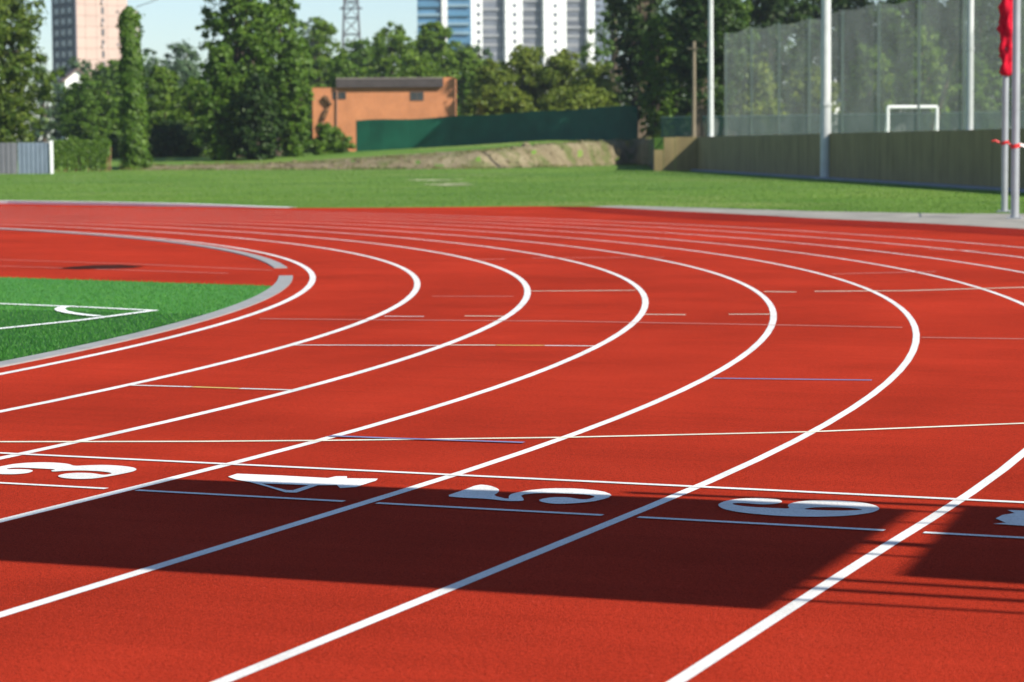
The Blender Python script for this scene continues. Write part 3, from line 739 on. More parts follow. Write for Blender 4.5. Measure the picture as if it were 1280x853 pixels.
# the treeline far behind and the undergrowth in front of it
for k, px in enumerate(range(60, 620, 34)):
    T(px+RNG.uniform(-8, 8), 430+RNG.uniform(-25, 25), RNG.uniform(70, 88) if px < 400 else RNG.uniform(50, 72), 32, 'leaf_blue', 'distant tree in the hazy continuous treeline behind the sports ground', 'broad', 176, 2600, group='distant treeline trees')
for k, px in enumerate(range(95, 400, 30)):
    T(px+RNG.uniform(-6, 6), 252+RNG.uniform(-8, 8), RNG.uniform(112, 140), 27, ('leaf_mid', 'leaf_dark', 'leaf_bright')[k % 3], 'undergrowth bush filling the gaps between the taller trees at the left', 'shrub', 196, 2600, cat='bush', name='bush', group='undergrowth bushes')
# behind the orange building
T(398, 300, 22, 44, 'leaf_bright', 'green tree behind the left end of the orange building', 'broad', 150, 6000)
T(455, 330, 48, 40, 'leaf_mid', 'green tree behind the lattice pylon', 'broad', 150, 6000)
T(492, 300, 34, 44, 'leaf_bright', 'bright green tree above the middle of the orange building', 'broad', 150, 6500)
T(545, 310, 30, 42, 'leaf_bright', 'rounded tree in front of the blue glass tower', 'broad', 150, 6500)
T(583, 290, 62, 36, 'leaf_bright', 'bright green tree above the right end of the orange building', 'broad', 160, 6000)
T(430, 260, 70, 34, 'leaf_mid', 'low leafy tree just above the left part of the flat roof', 'broad', 150, 5000)
T(520, 262, 76, 46, 'leaf_bright', 'low leafy tree just above the right part of the flat roof', 'broad', 150, 6000)
# olive trees behind the green fence
T(612, 235, 76, 40, 'leaf_olive', 'olive green tree behind the dark green fence beside the orange building', 'broad', 175, 7000)
T(655, 240, 60, 46, 'leaf_olive', 'olive green tree in front of the white tower bays', 'broad', 175, 8000)
T(702, 238, 64, 42, 'leaf_olive', 'olive green tree below the right half of the tower block', 'broad', 175, 8000)
T(745, 232, 80, 42, 'leaf_olive', 'olive green tree left of the tall dark trees', 'broad', 175, 7500)
T(635, 222, 112, 44, 'leaf_olive', 'low olive shrub right behind the left half of the green fence', 'shrub', 160, 6000, cat='shrub', name='shrub')
T(722, 220, 112, 52, 'leaf_olive', 'low olive shrub right behind the right half of the green fence', 'shrub', 160, 6000, cat='shrub', name='shrub')
# tall dark trees
T(797, 204, -150, 40, 'leaf_dark', 'tall dark tree with its trunk at the end of the green fence', 'tall', 150, 12000, .27)
T(822, 196, 20, 26, 'leaf_mid', 'hanging brighter green tree in front of the tall dark trees', 'tall', 176, 7000, .24)
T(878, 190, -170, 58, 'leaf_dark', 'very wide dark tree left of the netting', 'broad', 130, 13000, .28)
T(905, 224, -40, 44, 'leaf_mid', 'mid green tree behind the left edge of the netting', 'broad', 140, 7000, .28)
T(842, 198, 20, 40, 'leaf_dark', 'dark tree filling the gap under the tall dark trees', 'broad', 170, 8000, .28)
for px, D, yt, hw, lf, lb in ((968, 228, -60, 62, 'leaf_dark', 'tall dark tree above the left third of the netting'),
        (1055, 232, -66, 66, 'leaf_dark', 'tall dark tree above the middle of the netting'),
        (1140, 226, -60, 62, 'leaf_mid', 'tall green tree above the small goal'),
        (1225, 222, -70, 66, 'leaf_dark', 'tall dark tree behind the flagpoles'),
        (1320, 226, -60, 62, 'leaf_dark', 'tall dark tree at the right edge beyond the netting')):
    T(px, D, yt, hw, lf, lb, 'broad', 110, 10000, .30)
for px, D, yt, hw, lf, lb in ((940, 206, 72, 44, 'leaf_olive', 'low olive tree behind the left end of the netting'),
        (1010, 212, 88, 46, 'leaf_olive', 'low olive tree behind the middle of the netting'),
        (1085, 206, 60, 44, 'leaf_bright', 'light green tree behind the netting left of the small goal'),
        (1150, 200, 36, 46, 'leaf_bright', 'light green tree behind the small goal'),
        (1215, 204, 70, 46, 'leaf_mid', 'low green tree behind the slim pale pole'),
        (1290, 206, 60, 48, 'leaf_mid', 'low green tree behind the flagpoles')):
    T(px, D, yt, hw, lf, lb, 'broad', 172, 7000, .27)
for k, px in enumerate(range(770, 1400, 48)):
    T(px, 300+RNG.uniform(-20, 20), RNG.uniform(-40, 10), 46, ('leaf_mid', 'leaf_dark')[k % 2], 'tall backdrop tree closing the gaps far behind the netting and dark trees', 'broad', 150, 3200, group='backdrop trees behind the netting')
# leaning ivy trunk behind the goal
b = ground_pt(1164, 158); t_ = W(1195, 68, 158)
e = empty('leaning_tree', b, 'thin leaning ivy covered trunk behind the small goal', 'tree')
mb = MB(); mb.tube([b, (b+t_)/2+np.array([0, 0, .1]), t_], [.16, .13, .08], 8); mb.build('trunk', M['bark'], e)
k = RNG.random(1500); P = b+(t_-b)*k[:, None]+RNG.normal(0, .11, (1500, 3)); V, Qd = leaf_cloud(P, RNG.normal(0, 1, (1500, 3)), .16); np_mesh('ivy', V, Qd, M['leaf_dark'], e)

# ivy covered column
DI = 178.0; b = ground_pt(170, DI); zt = W(166, 9, DI)[2]
e = empty('ivy_column', b, 'tall narrow column completely covered with ivy', 'column')
mb = MB(); mb.tube([b-np.array([0, 0, .1]), np.array([b[0], b[1], zt-.3])], [.5, .38], 14); mb.build('column_shaft', simple('old_concrete', (.30, .28, .25), .9, .15, 1), e)
n = 17000; z = RNG.random(n)**.95*(zt-b[2]); th = RNG.uniform(0, 2*np.pi, n)
hz_ = z/(zt-b[2]); rad = (.86-.26*hz_)*(1+.14*np.sin(z*1.9+th*2)+.11*np.sin(z*4.3-th*3)+.07*np.sin(z*8.1+th*4))
rad = np.where(hz_ > .95, rad*np.sqrt(np.clip((1-hz_)/.05, .05, 1)), rad)*np.clip(1+RNG.normal(0, .12, n)-.08+.25*(RNG.random(n) < .05), .5, 1.4)
P = np.stack([b[0]+np.cos(th)*rad, b[1]+np.sin(th)*rad, b[2]+z], 1)
P[:, :2] -= RH[:2]*(hz_*.28)[:, None]
N = np.stack([np.cos(th), np.sin(th), .25+0*th], 1); V, Qd = leaf_cloud(P, N, .24, .7, .5); np_mesh('ivy', V, Qd, M['leaf_mid'], e)
wa = W(170, 9, DI); wb = W(330, -110, DI+40)
mb = MB(); mb.tube([wa+(wb-wa)*k/12-np.array([0, 0, 1.2*4*(k/12)*(1-k/12)]) for k in range(13)], .03, 5)
tag(mb.build('cable', simple('black_cable', (.03, .03, .03), .6)), 'thin dark cable rising from the top of the ivy column', 'cable')

# clipped hedge with bare stems
b = ground_pt(103, 170); e = empty('hedge', b, 'clipped hedge with browning stems between the sheet fence and the ivy column', 'hedge')
hl, hr = ground_pt(67, 170), ground_pt(138, 170); zt = W(100, 177, 170)[2]; n = 7000
u = RNG.random(n); w = RNG.uniform(-.6, .6, n); z = RNG.random(n)**.7*zt
face = RNG.random(n) < .65; w = np.where(face, -.6+np.abs(RNG.normal(0, .12, n)), w)
P = hl+(hr-hl)*u[:, None]+FH*w[:, None]; P[:, 2] = .1+z*.98
keep = (z > zt*.45) | (np.sin(u*37)+np.sin(u*61+1) > -.1)
N = np.tile(-FH, (n, 1))+np.array([0, 0, .5]); P, N = P[keep], N[keep]
V, Qd = leaf_cloud(P, N, .2, .7, .7); np_mesh('foliage', V, Qd, M['leaf_mid'], e)
mb = MB()
for k in range(40):
    a = hl+(hr-hl)*RNG.random()+FH*RNG.uniform(-.5, .3); a[2] = 0; mb.tube([a, a+np.array([RNG.normal(0, .15), RNG.normal(0, .15), zt*.8])], [.035, .02], 5)
mb.build('stems', simple('dry_stems', (.22, .13, .06), .9, .3, 3), e)
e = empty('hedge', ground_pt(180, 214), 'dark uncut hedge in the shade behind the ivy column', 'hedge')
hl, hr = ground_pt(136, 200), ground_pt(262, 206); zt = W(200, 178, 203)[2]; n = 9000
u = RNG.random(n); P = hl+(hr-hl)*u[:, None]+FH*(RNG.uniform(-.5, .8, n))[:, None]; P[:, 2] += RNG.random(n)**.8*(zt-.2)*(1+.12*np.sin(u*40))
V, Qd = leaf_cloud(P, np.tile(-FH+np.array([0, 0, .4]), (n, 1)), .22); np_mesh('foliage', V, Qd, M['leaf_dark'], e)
mb = MB()
for k in range(24):
    a = hl+(hr-hl)*(k+.5)/24; mb.tube([a, a+np.array([RNG.normal(0, .1), RNG.normal(0, .1), zt*.6])], [.05, .02], 5)
mb.build('stems', M['bark'], e)
# weeds along the bank top and wall foot
n = 15000
px = RNG.uniform(150, 815, n); s = np.where(RNG.random(n) < .35, RNG.normal(3.6, .35, n), np.where(RNG.random(n) < .5, RNG.normal(-.15, .35, n), RNG.uniform(0, 3.4, n))); D = toe_at(px)+s
X = (px-640+KO)/KX*D; P = CAM[:2]+X[:, None]*RH[:2]+D[:, None]*FH[:2]
cl = np.sin(px*.13+s*2.1)+np.sin(px*.31+1-s*3.7)+np.sin(px*.057+s*1.3)+np.sin(px*.9+s*5) > np.where((s > .2) & (s < 3), 1.35, .3)
P, px, D = P[cl], px[cl], D[cl]; n = len(P)
tag(blades('weeds', P[:, 0], P[:, 1], terrain(px, D), RNG.uniform(.06, .26, n), RNG.uniform(.03, .08, n), M['weed'], 1.1), kind='stuff')

# clods and stones lying on the bank
n = 320; px = RNG.uniform(330, 812, n); lim_ = lerp(px, [300, 430, 560, 690, 818], [4.5, 6.5, 7, 4, 3.3]); s = lim_*RNG.random(n)**1.3; D = toe_at(px)+s
X = (px-640+KO)/KX*D; P = CAM[:2]+X[:, None]*RH[:2]+D[:, None]*FH[:2]; z = terrain(px, D)
oct_ = np.array([(1, 0, 0), (0, 1, 0), (-1, 0, 0), (0, -1, 0), (0, 0, 1), (0, 0, -1), (.6, .6, .5), (-.6, -.6, .5)], float)
fc = np.array([(0, 6, 4), (6, 1, 4), (1, 2, 4), (2, 7, 4), (7, 3, 4), (3, 0, 4), (0, 1, 6), (2, 3, 7), (1, 0, 5), (2, 1, 5), (3, 2, 5), (0, 3, 5)])
sc_ = RNG.gamma(2, .03, n)+.03
V = (np.stack([P[:, 0], P[:, 1], z], 1)[:, None, :] + oct_[None]*sc_[:, None, None]*RNG.uniform(.6, 1.3, (n, 8, 3))*np.array([1.2, 1.2, .8])).reshape(-1, 3)
tag(np_mesh('rubble', V, (np.arange(n)[:, None, None]*8+fc[None]).reshape(-1, 3), M['soil']), kind='stuff')

# ------------------------------------------------------------------ green fence
M['greenfence'] = simple('green_sheeting', (.008, .085, .048), .5, .2, .7, spec=.3)
fx = [(446, 205, 151.0), (545, 203, 147.5), (600, 202, 144), (700, 200, 138), (775, 199, 133), (797, 199, 132)]
pts = [(ground_pt(a, D), W(a, zy, D)[2]) for a, D, zy in fx]
e = empty('sheeting_fence', pts[0][0], 'long dark green sheeting fence on top of the sandy bank', 'fence')
mb = MB(); pp = MB(); idx = 0
for (a, za), (b, zb) in zip(pts[:-1], pts[1:]):
    L = np.linalg.norm((b-a)[:2]); n = max(2, int(L/1.0))
    for k in range(n):
        p = a+(b-a)*k/n; q = a+(b-a)*(k+1)/n; z0 = za+(zb-za)*k/n+.05*math.sin(idx*1.1); z1 = za+(zb-za)*(k+1)/n+.05*math.sin((idx+1)*1.1)
        o1 = FH*.035*math.sin(idx*1.9); o2 = FH*.035*math.sin((idx+1)*1.9)
        lo1 = np.array([p[0], p[1], p[2]-.05])+o1; lo2 = np.array([q[0], q[1], q[2]-.05])+o2
        hi1 = np.array([p[0], p[1], z0])+o1; hi2 = np.array([q[0], q[1], z1])+o2
        mb.quad(lo1, lo2, hi2, hi1); mb.quad(lo2+FH*.02, lo1+FH*.02, hi1+FH*.02, hi2+FH*.02); mb.quad(hi1, hi2, hi2+FH*.02, hi1+FH*.02)
        idx += 1
mb.build('sheeting', M['greenfence'], e)
for k in range(9):
    t = k/8; a = np.array([np.interp(t, np.linspace(0, 1, len(pts)), [p[0][i] for p in pts]) for i in range(3)]); z = np.interp(t, np.linspace(0, 1, len(pts)), [p[1] for p in pts])
    a = a+FH*.12; mb = MB(); mb.tube([a-np.array([0, 0, .1]), np.array([a[0], a[1], z+.04])], .04, 6); mb.build('post', M['greenpost'], e)

# ------------------------------------------------------------------ orange building
m, nt, b = newmat('orange_brick')
v = nd(nt, 'ShaderNodeTexCoord').outputs['Object']
mp = nd(nt, 'ShaderNodeMapping'); mp.inputs['Rotation'].default_value = (R_(90), 0, 0)
br = nd(nt, 'ShaderNodeTexBrick'); br.inputs['Scale'].default_value = 4; br.inputs['Color1'].default_value = (.52, .20, .078, 1); br.inputs['Color2'].default_value = (.44, .16, .060, 1); br.inputs['Mortar'].default_value = (.42, .21, .12, 1)
br.inputs['Mortar Size'].default_value = .012
nt.links.new(v, mp.inputs['Vector']); nt.links.new(mp.outputs['Vector'], br.inputs['Vector'])
c = mix(nt, br.outputs['Color'], ramp(nt, noise(nt, .5, 5, .6, v), [(.3, (.82,)*3), (.7, (1.15,)*3)]), .9, 'MULTIPLY')
nt.links.new(c, b.inputs['Base Color']); b.inputs['Roughness'].default_value = .9; M['brick'] = m
M['roof'] = simple('bitumen_roof', (.055, .045, .042), .8, .2, 2)
M['darkglass'] = simple('dark_window_glass', (.035, .04, .04), .15, .2, 1, spec=.5)
DB = 214.0
bl, brr = W(391, 150, DB), W(568.5, 150, DB); bl[2] = brr[2] = .4
u = (brr-bl); Lb = np.linalg.norm(u); u /= Lb; w_ = np.array([-u[1], u[0], 0.0])
e = empty('orange_building', bl, 'low orange brick building with a dark flat roof', 'building')
zw = W(480, 109.5, DB)[2]-.4; zr = W(480, 99, DB)[2]-.4; zp = W(560, 97, DB)[2]-.4
mb = MB(); mb.box(bl, u*Lb, w_*7, (0, 0, zw)); mb.box(bl+u*(Lb-.95)+np.array([0, 0, zw+.002]), u*.95, w_*7, (0, 0, zp-zw))
mb.build('brick_wall', M['brick'], e)
x0 = (421-391)/177.5*Lb
mb = MB(); mb.box(bl+u*x0-w_*.35+np.array([0, 0, zw+.004]), u*(Lb-.99-x0), w_*7.5, (0, 0, zr-zw)); mb.build('flat_roof', M['roof'], e)
mb = MB(); mb.box(bl+u*x0-w_*.38+np.array([0, 0, zr+.006]), u*(Lb-1.0-x0), w_*7.5, (0, 0, .10)); mb.build('roof_edge', simple('roof_edge_grey', (.2, .17, .15), .8), e)
for a, b_, ya, yb in ((416, 433, 115, 124.5), (513, 530, 115, 126)):
    xa, xb = (a-391)/177.5*Lb, (b_-391)/177.5*Lb; z1 = W(a, ya, DB)[2]; z0 = W(a, yb, DB)[2]
    fr = MB(); o = bl+u*xa-w_*.05; o[2] = z0
    t = .07; hh = z1-z0; ww = xb-xa
    fr.box(o, u*ww, w_*.06, (0, 0, t)); fr.box(o+np.array([0, 0, hh-t]), u*ww, w_*.06, (0, 0, t)); fr.box(o+np.array([0, 0, t]), u*t, w_*.06, (0, 0, hh-2*t)); fr.box(o+u*(ww-t)+np.array([0, 0, t]), u*t, w_*.06, (0, 0, hh-2*t)); fr.box(o+u*(ww*.5-.03)+np.array([0, 0, t]), u*.06, w_*.06, (0, 0, hh-2*t))
    wo = fr.build('window', simple('window_frame_brown', (.10, .07, .05), .7), e)
    pn = MB(); pn.box(o+u*t+w_*.02+np.array([0, 0, t]), u*(ww-2*t), w_*.02, (0, 0, hh-2*t)); po = pn.build('pane', M['darkglass'])
    po.data.transform(Matrix.Translation(-e.location)); po.parent = wo
# bare creeper stem on the wall
def onw(px, py): q = W(px, py, DB-.12); return q
mb = MB(); mb.tube([onw(406, 160), onw(402, 154), onw(404, 148), onw(408, 138), onw(412, 130), onw(408, 124), onw(404, 121)], [.34, .3, .22, .22, .26, .26, .2], 7)
mb.build('creeper', simple('dry_creeper', (.12, .06, .025), .95, .4, 3), e)
mb = MB(); mb.tube([onw(421, 160), onw(421, 112)], .06, 6); mb.build('downpipe', simple('pipe', (.30, .16, .10), .7), e)

# ------------------------------------------------------------------ lattice pylon
DP = 420.0; b = ground_pt(441, DP); zt = W(441, -60, DP)[2]
e = empty('lattice_pylon', b, 'grey lattice steel pylon rising behind the orange building', 'pylon')
M['pyl'] = simple('pylon_steel', (.09, .09, .10), .6, .1, 1)
mb = MB(); H = zt-b[2]; hw0 = 2.6; hw1 = .9
def corner(k, t):
    a = math.pi/4+k*math.pi/2+YAW; r = (hw0+(hw1-hw0)*t)*1.2; return b+np.array([r*math.cos(a), r*math.sin(a), H*t])
for k in range(4): mb.tube([corner(k, 0), corner(k, 1)], .10, 5)
mb.build('leg', M['pyl'], e)
mb = MB(); NB = 12
for i in range(NB):
    for k in range(4):
        mb.tube([corner(k, i/NB), corner((k+1) % 4, (i+1)/NB)], .055, 4); mb.tube([corner((k+1) % 4, i/NB), corner(k, (i+1)/NB)], .055, 4); mb.tube([corner(k, i/NB), corner((k+1) % 4, i/NB)], .08, 4)
mb.build('lattice', M['pyl'], e)
for py, hw in ((11, 1.9), (-22, 2.6)):
    z = W(441, py, DP)[2]; c0 = np.array([b[0], b[1], z]); mb = MB()
    mb.tube([c0-RH*hw, c0+RH*hw], .12, 5); mb.tube([c0-RH*hw, c0+np.array([0, 0, 1.0])], .07, 4); mb.tube([c0+RH*hw, c0+np.array([0, 0, 1.0])], .07, 4); mb.build('crossarm', M['pyl'], e)

# ------------------------------------------------------------------ tower blocks
def seam_mat(name, col, seam, w, h, ms=.03):
    m, nt, b = newmat(name); v = nd(nt, 'ShaderNodeTexCoord').outputs['UV']
    br = nd(nt, 'ShaderNodeTexBrick'); br.offset = 0; br.inputs['Scale'].default_value = 1; br.inputs['Brick Width'].default_value = w; br.inputs['Row Height'].default_value = h
    br.inputs['Mortar Size'].default_value = ms; br.inputs['Color1'].default_value = (*col, 1); br.inputs['Color2'].default_value = (*[x*.93 for x in col], 1); br.inputs['Mortar'].default_value = (*seam, 1)
    nt.links.new(v, br.inputs['Vector'])
    o = nd(nt, 'ShaderNodeTexCoord').outputs['Object']
    c = mix(nt, br.outputs['Color'], ramp(nt, noise(nt, .12, 5, .6, o), [(.3, (.88,)*3), (.7, (1.06,)*3)]), .9, 'MULTIPLY')
    nt.links.new(c, b.inputs['Base Color']); b.inputs['Roughness'].default_value = .85
    return m
def uvbox(mb_obj):
    me = mb_obj.data; uv = me.uv_layers.new(name='UVMap')
    for p in me.polygons:
        n = p.normal; ax = Vector((0, 0, 1)).cross(n)
        ax = ax.normalized() if ax.length > .1 else Vector((1, 0, 0))
        for li in p.loop_indices:
            c = me.vertices[me.loops[li].vertex_index].co; uv.data[li].uv = (c.dot(ax), c.z)
    return mb_obj
M['pinkpanel'] = seam_mat('pink_beige_panels', (.50, .36, .30), (.27, .18, .15), 3.2, 2.95, .09)
M['shadepanel'] = seam_mat('shaded_side_panels', (.075, .08, .10), (.04, .045, .06), 3.2, 2.95, .14)
M['glass_far'] = simple('far_window_glass', (.07, .09, .12), .2, .3, .3, spec=.6)
DT = 680.0
c0 = W(95, 84, DT); c0[2] = 2.0
ang = R_(33)
ur_ = RH*math.cos(ang)+FH*math.sin(ang); ul_ = -RH*math.sin(ang)+FH*math.cos(ang)
nrm_r = RH*math.sin(ang)-FH*math.cos(ang); nrm_l = -RH*math.cos(ang)-FH*math.sin(ang)
Lr_ = 60*DT/F/math.cos(ang); Ll_ = 40*DT/F/math.sin(ang)
e = empty('tower_block', c0, 'tall pink beige panel tower block above the trees at the left', 'building')
HT = 56.0; SH = 2.95
mb = MB(); mb.box(c0+ul_*.5, ur_*Lr_, ul_*(Ll_-.5), (0, 0, HT)); uvbox(mb.build('facade', M['pinkpanel'], e))
mb = MB(); mb.box(c0+nrm_l*.05, -nrm_l*.5, ul_*Ll_, (0, 0, HT-.3)); uvbox(mb.build('shaded_facade', M['shadepanel'], e))  # tower side away from the sun, its shade put into the panel colour
M['balc'] = simple('balcony_rail', (.42, .33, .30), .8, .1, 1)
dkw = simple('dark_loggia', (.10, .09, .09), .6, .3, .5)
for s_ in range(6, 19):
    mb = MB(); mb.box(c0+ur_*(Lr_*.50)+ul_*.5+nrm_r*.06+np.array([0, 0, s_*SH+.5]), ur_*.95, -nrm_r*.05, (0, 0, 1.9)); wn = mb.build('window', dkw, e)
    if s_ % 2:
        mb = MB(); mb.box(c0+ur_*(Lr_*.50)+ul_*.5+nrm_r*.5+np.array([0, 0, s_*SH+.3]), ur_*.8, -nrm_r*.44, (0, 0, .9)); mb.build('balcony', M['balc'], e)
    for k in range(3):
        mb = MB(); mb.box(c0+ul_*(Ll_*(.14+.28*k))+nrm_l*.10+np.array([0, 0, s_*SH+.8]), ul_*Ll_*.16, -nrm_l*.045, (0, 0, 1.5)); mb.build('window', M['glass_far'], e)
    if s_ % 3 == 0:
        mb = MB(); mb.box(c0+ur_*(Lr_*.78)+ul_*.5+nrm_r*.06+np.array([0, 0, s_*SH+.9]), ur_*1.0, -nrm_r*.05, (0, 0, .5)); mb.build('window', dkw, e)

# white and grey tower complex
DC = 860.0
M['glass_pale'] = simple('pale_window_glass', (.10, .11, .13), .3, .5, .12, spec=.5)
M['whitebay'] = seam_mat('white_bay_panels', (.80, .79, .76), (.42, .42, .43), 40, 3.0, .12)
M['greybay'] = simple('grey_bay', (.15, .155, .165), .7, .15, .3)
M['greyrail'] = simple('grey_rail', (.20, .205, .215), .7, .12, .5)
M['blueglass'] = simple('blue_glazing', (.07, .18, .29), .45, .2, .2, spec=.5)
M['bluerail'] = simple('pale_blue_rail', (.20, .30, .37), .5, .1, .3)
o = W(588, 80, DC); o[2] = 2.0
HC = 96.0; SC = 3.05
e = empty('tower_block', o, 'wide white and grey banded tower block in the middle of the skyline', 'building')
yaw2 = R_(14); uc = RH*math.cos(yaw2)+FH*math.sin(yaw2); wc = np.array([-uc[1], uc[0], 0])
sc2 = DC/F/math.cos(yaw2)*1.02
def X_(px): return (px-588)*sc2
mb = MB(); mb.box(o+wc*3.0, uc*X_(742), wc*16, (0, 0, HC)); mb.build('core', M['greybay'], e)
for a, b_ in ((588, 603), (631, 652), (678, 706), (732, 741)):
    mb = MB(); mb.box(o+uc*X_(a), uc*(X_(b_)-X_(a)), wc*2.99, (0, 0, HC+1)); bay = uvbox(mb.build('white_bay', M['whitebay'], e))
for a, b_ in ((603, 631), (652, 678), (706, 732)):
    for s_ in range(9, 26):
        mb = MB(); wd = X_(b_)-X_(a)
        mb.box(o+uc*(X_(a)+.15)+wc*(2.35+.3*((s_*5+a) % 3))+np.array([0, 0, s_*SC+.05*((s_*3+a) % 4)]), uc*(wd-.3), wc*(.6-.3*((s_*5+a) % 3)+.04), (0, 0, 1.0)); bb = mb.build('balcony', M['greyrail'], e)
        mb = MB(); mb.box(o+uc*(X_(a)+.4)+wc*2.9+np.array([0, 0, s_*SC+1.2]), uc*(wd-.8), wc*.09, (0, 0, 1.5)); mb.build('window', M['glass_pale'], e)
for a in (596, 640, 690):
    for s_ in range(10, 25):
        mb = MB(); mb.box(o+uc*X_(a)-wc*.05+np.array([0, 0, s_*SC+.9]), uc*1.3, wc*.05, (0, 0, 1.3)); mb.build('window', M['glass_pale'], e)
# a hazier grey tower set back at its right
o3 = W(743, 60, 1150); o3[2] = 2.0; s3 = 1150/F
e = empty('tower_block', o3, 'hazy blue grey tower block showing at the right of the white one', 'building')
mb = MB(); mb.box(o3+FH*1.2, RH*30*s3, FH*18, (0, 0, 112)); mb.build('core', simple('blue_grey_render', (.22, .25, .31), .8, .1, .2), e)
for s_ in range(10, 34):
    for k in range(3):
        mb = MB(); mb.box(o3+RH*(2+9*k)*s3+FH*1.1+np.array([0, 0, s_*3.1]), RH*6*s3, FH*.09, (0, 0, 1.5)); mb.build('window', M['glass_pale'], e)
# blue tower to its left
o2 = W(522, 80, DC-22); o2[2] = 2.0
e = empty('tower_block', o2, 'blue glazed tower block with a white corner strip beside the white one', 'building')
s2 = (DC-22)/F; wB = 66*s2
mb = MB(); mb.box(o2+FH*1.5, RH*wB, FH*16, (0, 0, 90)); mb.build('core', M['blueglass'], e)
mb = MB(); mb.box(o2+RH*30.5*s2, RH*7*s2, FH*1.49, (0, 0, 91)); uvbox(mb.build('white_strip', M['whitebay'], e))
for s_ in range(10, 28):
    for a, b_ in ((0.5, 30.5), (37.5, 65)):
        mb = MB(); mb.box(o2+RH*a*s2+FH*.6+np.array([0, 0, s_*SC]), RH*(b_-a)*s2, FH*.89, (0, 0, .9 if (s_+int(a)) % 3 else 1.6)); mb.build('balcony', M['bluerail'] if (s_*7+int(a)) % 3 else M['blueglass'], e)
# distant gabled houses
def house(px, D, w, ybase, yeave, yridge, wallm, roofm, label, rot=0):
    b = W(px, ybase, D); z0 = b[2]; b[2] = 1.0; ze = W(px, yeave, D)[2]; zr = W(px, yridge, D)[2]
    uu = RH*math.cos(rot)+FH*math.sin(rot); vv = np.array([-uu[1], uu[0], 0]); L = w*D/F; dp = L*1.4
    e = empty('house', b, label, 'house')
    mb = MB(); mb.box(b-uu*L/2, uu*L, vv*dp, (0, 0, ze-1)); A = b-uu*L/2; B_ = b+uu*L/2
    for off in (0, dp):
        p, q = A+vv*off, B_+vv*off; i = len(mb.v); mb.v += [(p[0], p[1], ze), (q[0], q[1], ze), ((p[0]+q[0])/2, (p[1]+q[1])/2, zr)]; mb.f.append((i, i+1, i+2) if off == 0 else (i, i+2, i+1)); mb.m.append(0)
    mb.build('wall', wallm, e)
    mb = MB(); Rg = np.array([0, 0, zr-ze]); t = np.array([0, 0, .25]); md = (A+B_)/2
    for P0, sgn in ((A, -1), (B_, 1)):
        p = np.array([P0[0], P0[1], ze])+uu*sgn*.5-np.array([0, 0, .3])-vv*.4; q = np.array([md[0], md[1], zr])+np.array([0, 0, .02])-vv*.4
        mb.box(p, q-p, vv*(dp+.8), t)
    mb.build('roof', roofm, e)
    mb = MB(); mb.box(md-uu*.6-vv*.05+np.array([0, 0, ze-1-2.2]), uu*1.2, vv*.04, (0, 0, 1.3)); mb.build('window', M['glass_far'], e)
M['whitewall'] = simple('white_render', (.78, .77, .74), .8, .05, .5)
M['tile'] = simple('brown_tile', (.15, .10, .085), .85, .15, 1)
house(97, 370, 30, 130, 101, 88, M['whitewall'], M['tile'], 'white gabled house with a brown roof below the pink tower block', R_(18))
house(1052, 260, 26, 150, 106, 88, M['whitewall'], simple('slate_pale', (.30, .33, .42), .8), 'pale house glimpsed between trees behind the netting', R_(12))

# ------------------------------------------------------------------ unseen shadow caster added out of frame, shaped to shade the lanes
SEL, SAZ = R_(35), np.array([.969, -.248])
sun_dir = Vector((SAZ[0]*math.cos(SEL), SAZ[1]*math.cos(SEL), math.sin(SEL)))
HS = 3.6; off = SAZ*HS/math.tan(SEL)
def up_sun(x, y, z=HS): o_ = SAZ*z/math.tan(SEL); return np.array([x+o_[0], y+o_[1], z])
e = empty('shadow_caster', (*(np.array([47.0, -2])+off), 0), 'unseen panels and bars on posts added to shade the lanes', 'shelter')  # no real shelter: added only to cast the lane shadow
M['castersheet'] = simple('caster_sheet', (.45, .46, .47), .5, .08, 2)
for poly in ([(40.12, -2.86), (43.70, -2.80), (43.62, -.36), (42.67, -.37), (40.12, -.57)], [(43.98, -2.0), (47.6, -2.1), (47.6, -.15), (43.82, -.22)]):
    mb = MB(); q = [up_sun(*a) for a in poly]; n = len(q)
    mb.v = [tuple(a) for a in q]+[tuple(a+np.array([0, 0, .03])) for a in q]
    mb.f = [tuple(range(n))[::-1], tuple(range(n, 2*n))]+[(i, (i+1) % n, (i+1) % n+n, i+n) for i in range(n)]; mb.m = [0]*(n+2)
    mb.build('caster_panel', M['castersheet'], e)
for (xa, ya), (xb, yb), r in (((42.3, -.27), (47.6, .02), .035), ((43.4, -.40), (47.6, -.30), .02), ((43.4, -.72), (47.6, -.74), .012), ((43.5, -1.28), (47.6, -1.30), .05), ((43.4, -1.56), (47.6, -1.58), .018), ((43.0, -2.16), (47.6, -2.08), .028), ((43.0, -2.37), (47.6, -2.27), .03), ((43.0, -2.62), (47.6, -2.44), .02)):
    a, b_ = up_sun(xa, ya, HS-.05), up_sun(xb, yb, HS-.05); mb = MB(); mb.tube([a, b_], r, 8); mb.build('caster_bar', M['galv'], e)
for y in (-2.4, -.4):
    a = up_sun(47.3, y, HS-.06); mb = MB(); mb.tube([(a[0], a[1], 0), a], .06, 10); mb.build('post', M['galv'], e)  # posts carrying the added shadow caster
a, b_ = up_sun(47.3, -2.6, HS-.1), up_sun(47.3, -.1, HS-.1); mb = MB(); mb.tube([a, b_], .05, 8); mb.build('caster_beam', M['galv'], e)

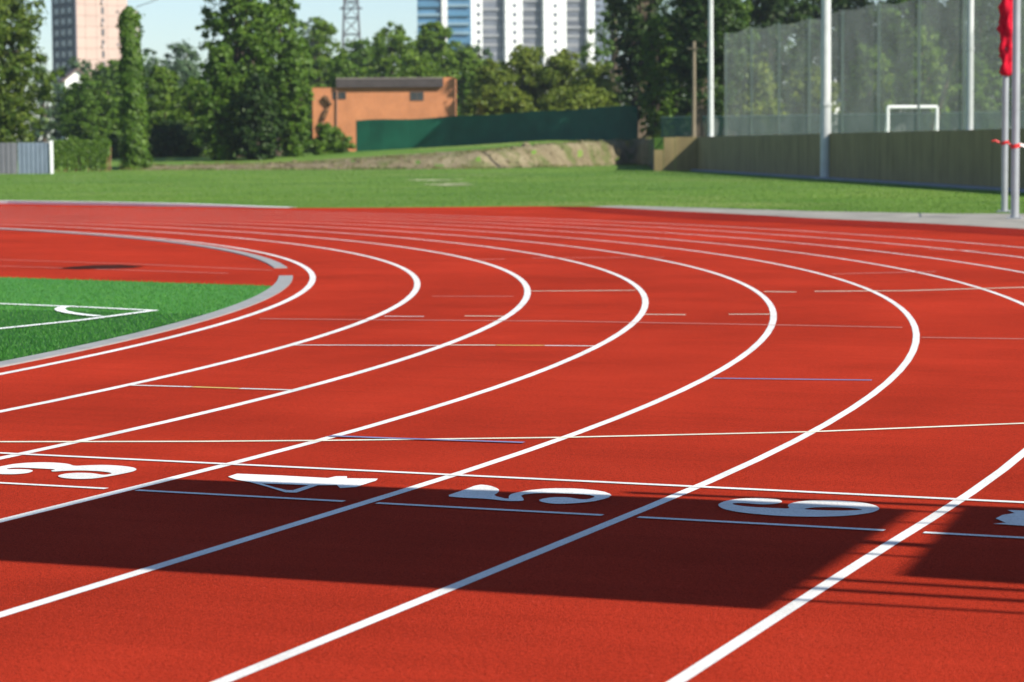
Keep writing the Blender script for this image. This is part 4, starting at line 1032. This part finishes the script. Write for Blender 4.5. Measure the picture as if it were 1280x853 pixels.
# ------------------------------------------------------------------ air
mb = MB(); mb.box((-1700, -1700, -1.2), (3400, 0, 0), (0, 3400, 0), (0, 0, 112))
hm = bpy.data.materials.new('haze_air'); hm.use_nodes = True; nt = hm.node_tree; nt.nodes.remove(nt.nodes['Principled BSDF'])
pv = nt.nodes.new('ShaderNodeVolumePrincipled'); pv.inputs['Color'].default_value = (.86, .92, 1, 1); pv.inputs['Density'].default_value = .00013; pv.inputs['Anisotropy'].default_value = .2
nt.links.new(pv.outputs[0], nt.nodes['Material Output'].inputs['Volume'])
tag(mb.build('haze', hm), kind='stuff')

# ------------------------------------------------------------------ light, sky, camera
sun = bpy.data.lights.new('sun', 'SUN'); sun.energy = 5.0; sun.angle = R_(.53); sun.color = (1, .945, .86)
so = bpy.data.objects.new('sun', sun); so.rotation_euler = sun_dir.to_track_quat('Z', 'Y').to_euler(); so.location = (60, -20, 40); link(so)
w = bpy.data.worlds.new('World'); scn.world = w; w.use_nodes = True
nt = w.node_tree; bg = nt.nodes['Background']
sky = nt.nodes.new('ShaderNodeTexSky'); sky.sky_type = 'NISHITA'; sky.sun_disc = False
sky.sun_elevation = SEL; sky.sun_rotation = math.atan2(SAZ[0], SAZ[1]); sky.altitude = 100; sky.air_density = 1.0; sky.dust_density = .4; sky.ozone_density = 3.0
nt.links.new(mix(nt, sky.outputs[0], (.95, 1.01, 1.07), 1.0, 'MULTIPLY'), bg.inputs['Color']); bg.inputs['Strength'].default_value = .085
cam = bpy.data.cameras.new('camera'); co = bpy.data.objects.new('camera', cam); link(co)
cam.sensor_width = 36; cam.lens = F/1280*36; cam.clip_end = 8000; cam.clip_start = .1
mw = Matrix(((rt[0], up[0], -fw[0], CAM[0]), (rt[1], up[1], -fw[1], CAM[1]), (rt[2], up[2], -fw[2], CAM[2]), (0, 0, 0, 1)))
co.matrix_world = mw
cam.dof.use_dof = True; cam.dof.focus_distance = 12.5; cam.dof.aperture_fstop = 4.5
scn.camera = co
vs = scn.view_settings; vs.view_transform = 'Standard'; vs.look = 'None'; vs.exposure = .75; vs.gamma = 1; vs.use_curve_mapping = False
scn.render.engine = 'CYCLES'
scn.cycles.use_denoising = True
scn.cycles.max_bounces = 6; scn.cycles.transparent_max_bounces = 12
scn.cycles.use_adaptive_sampling = True
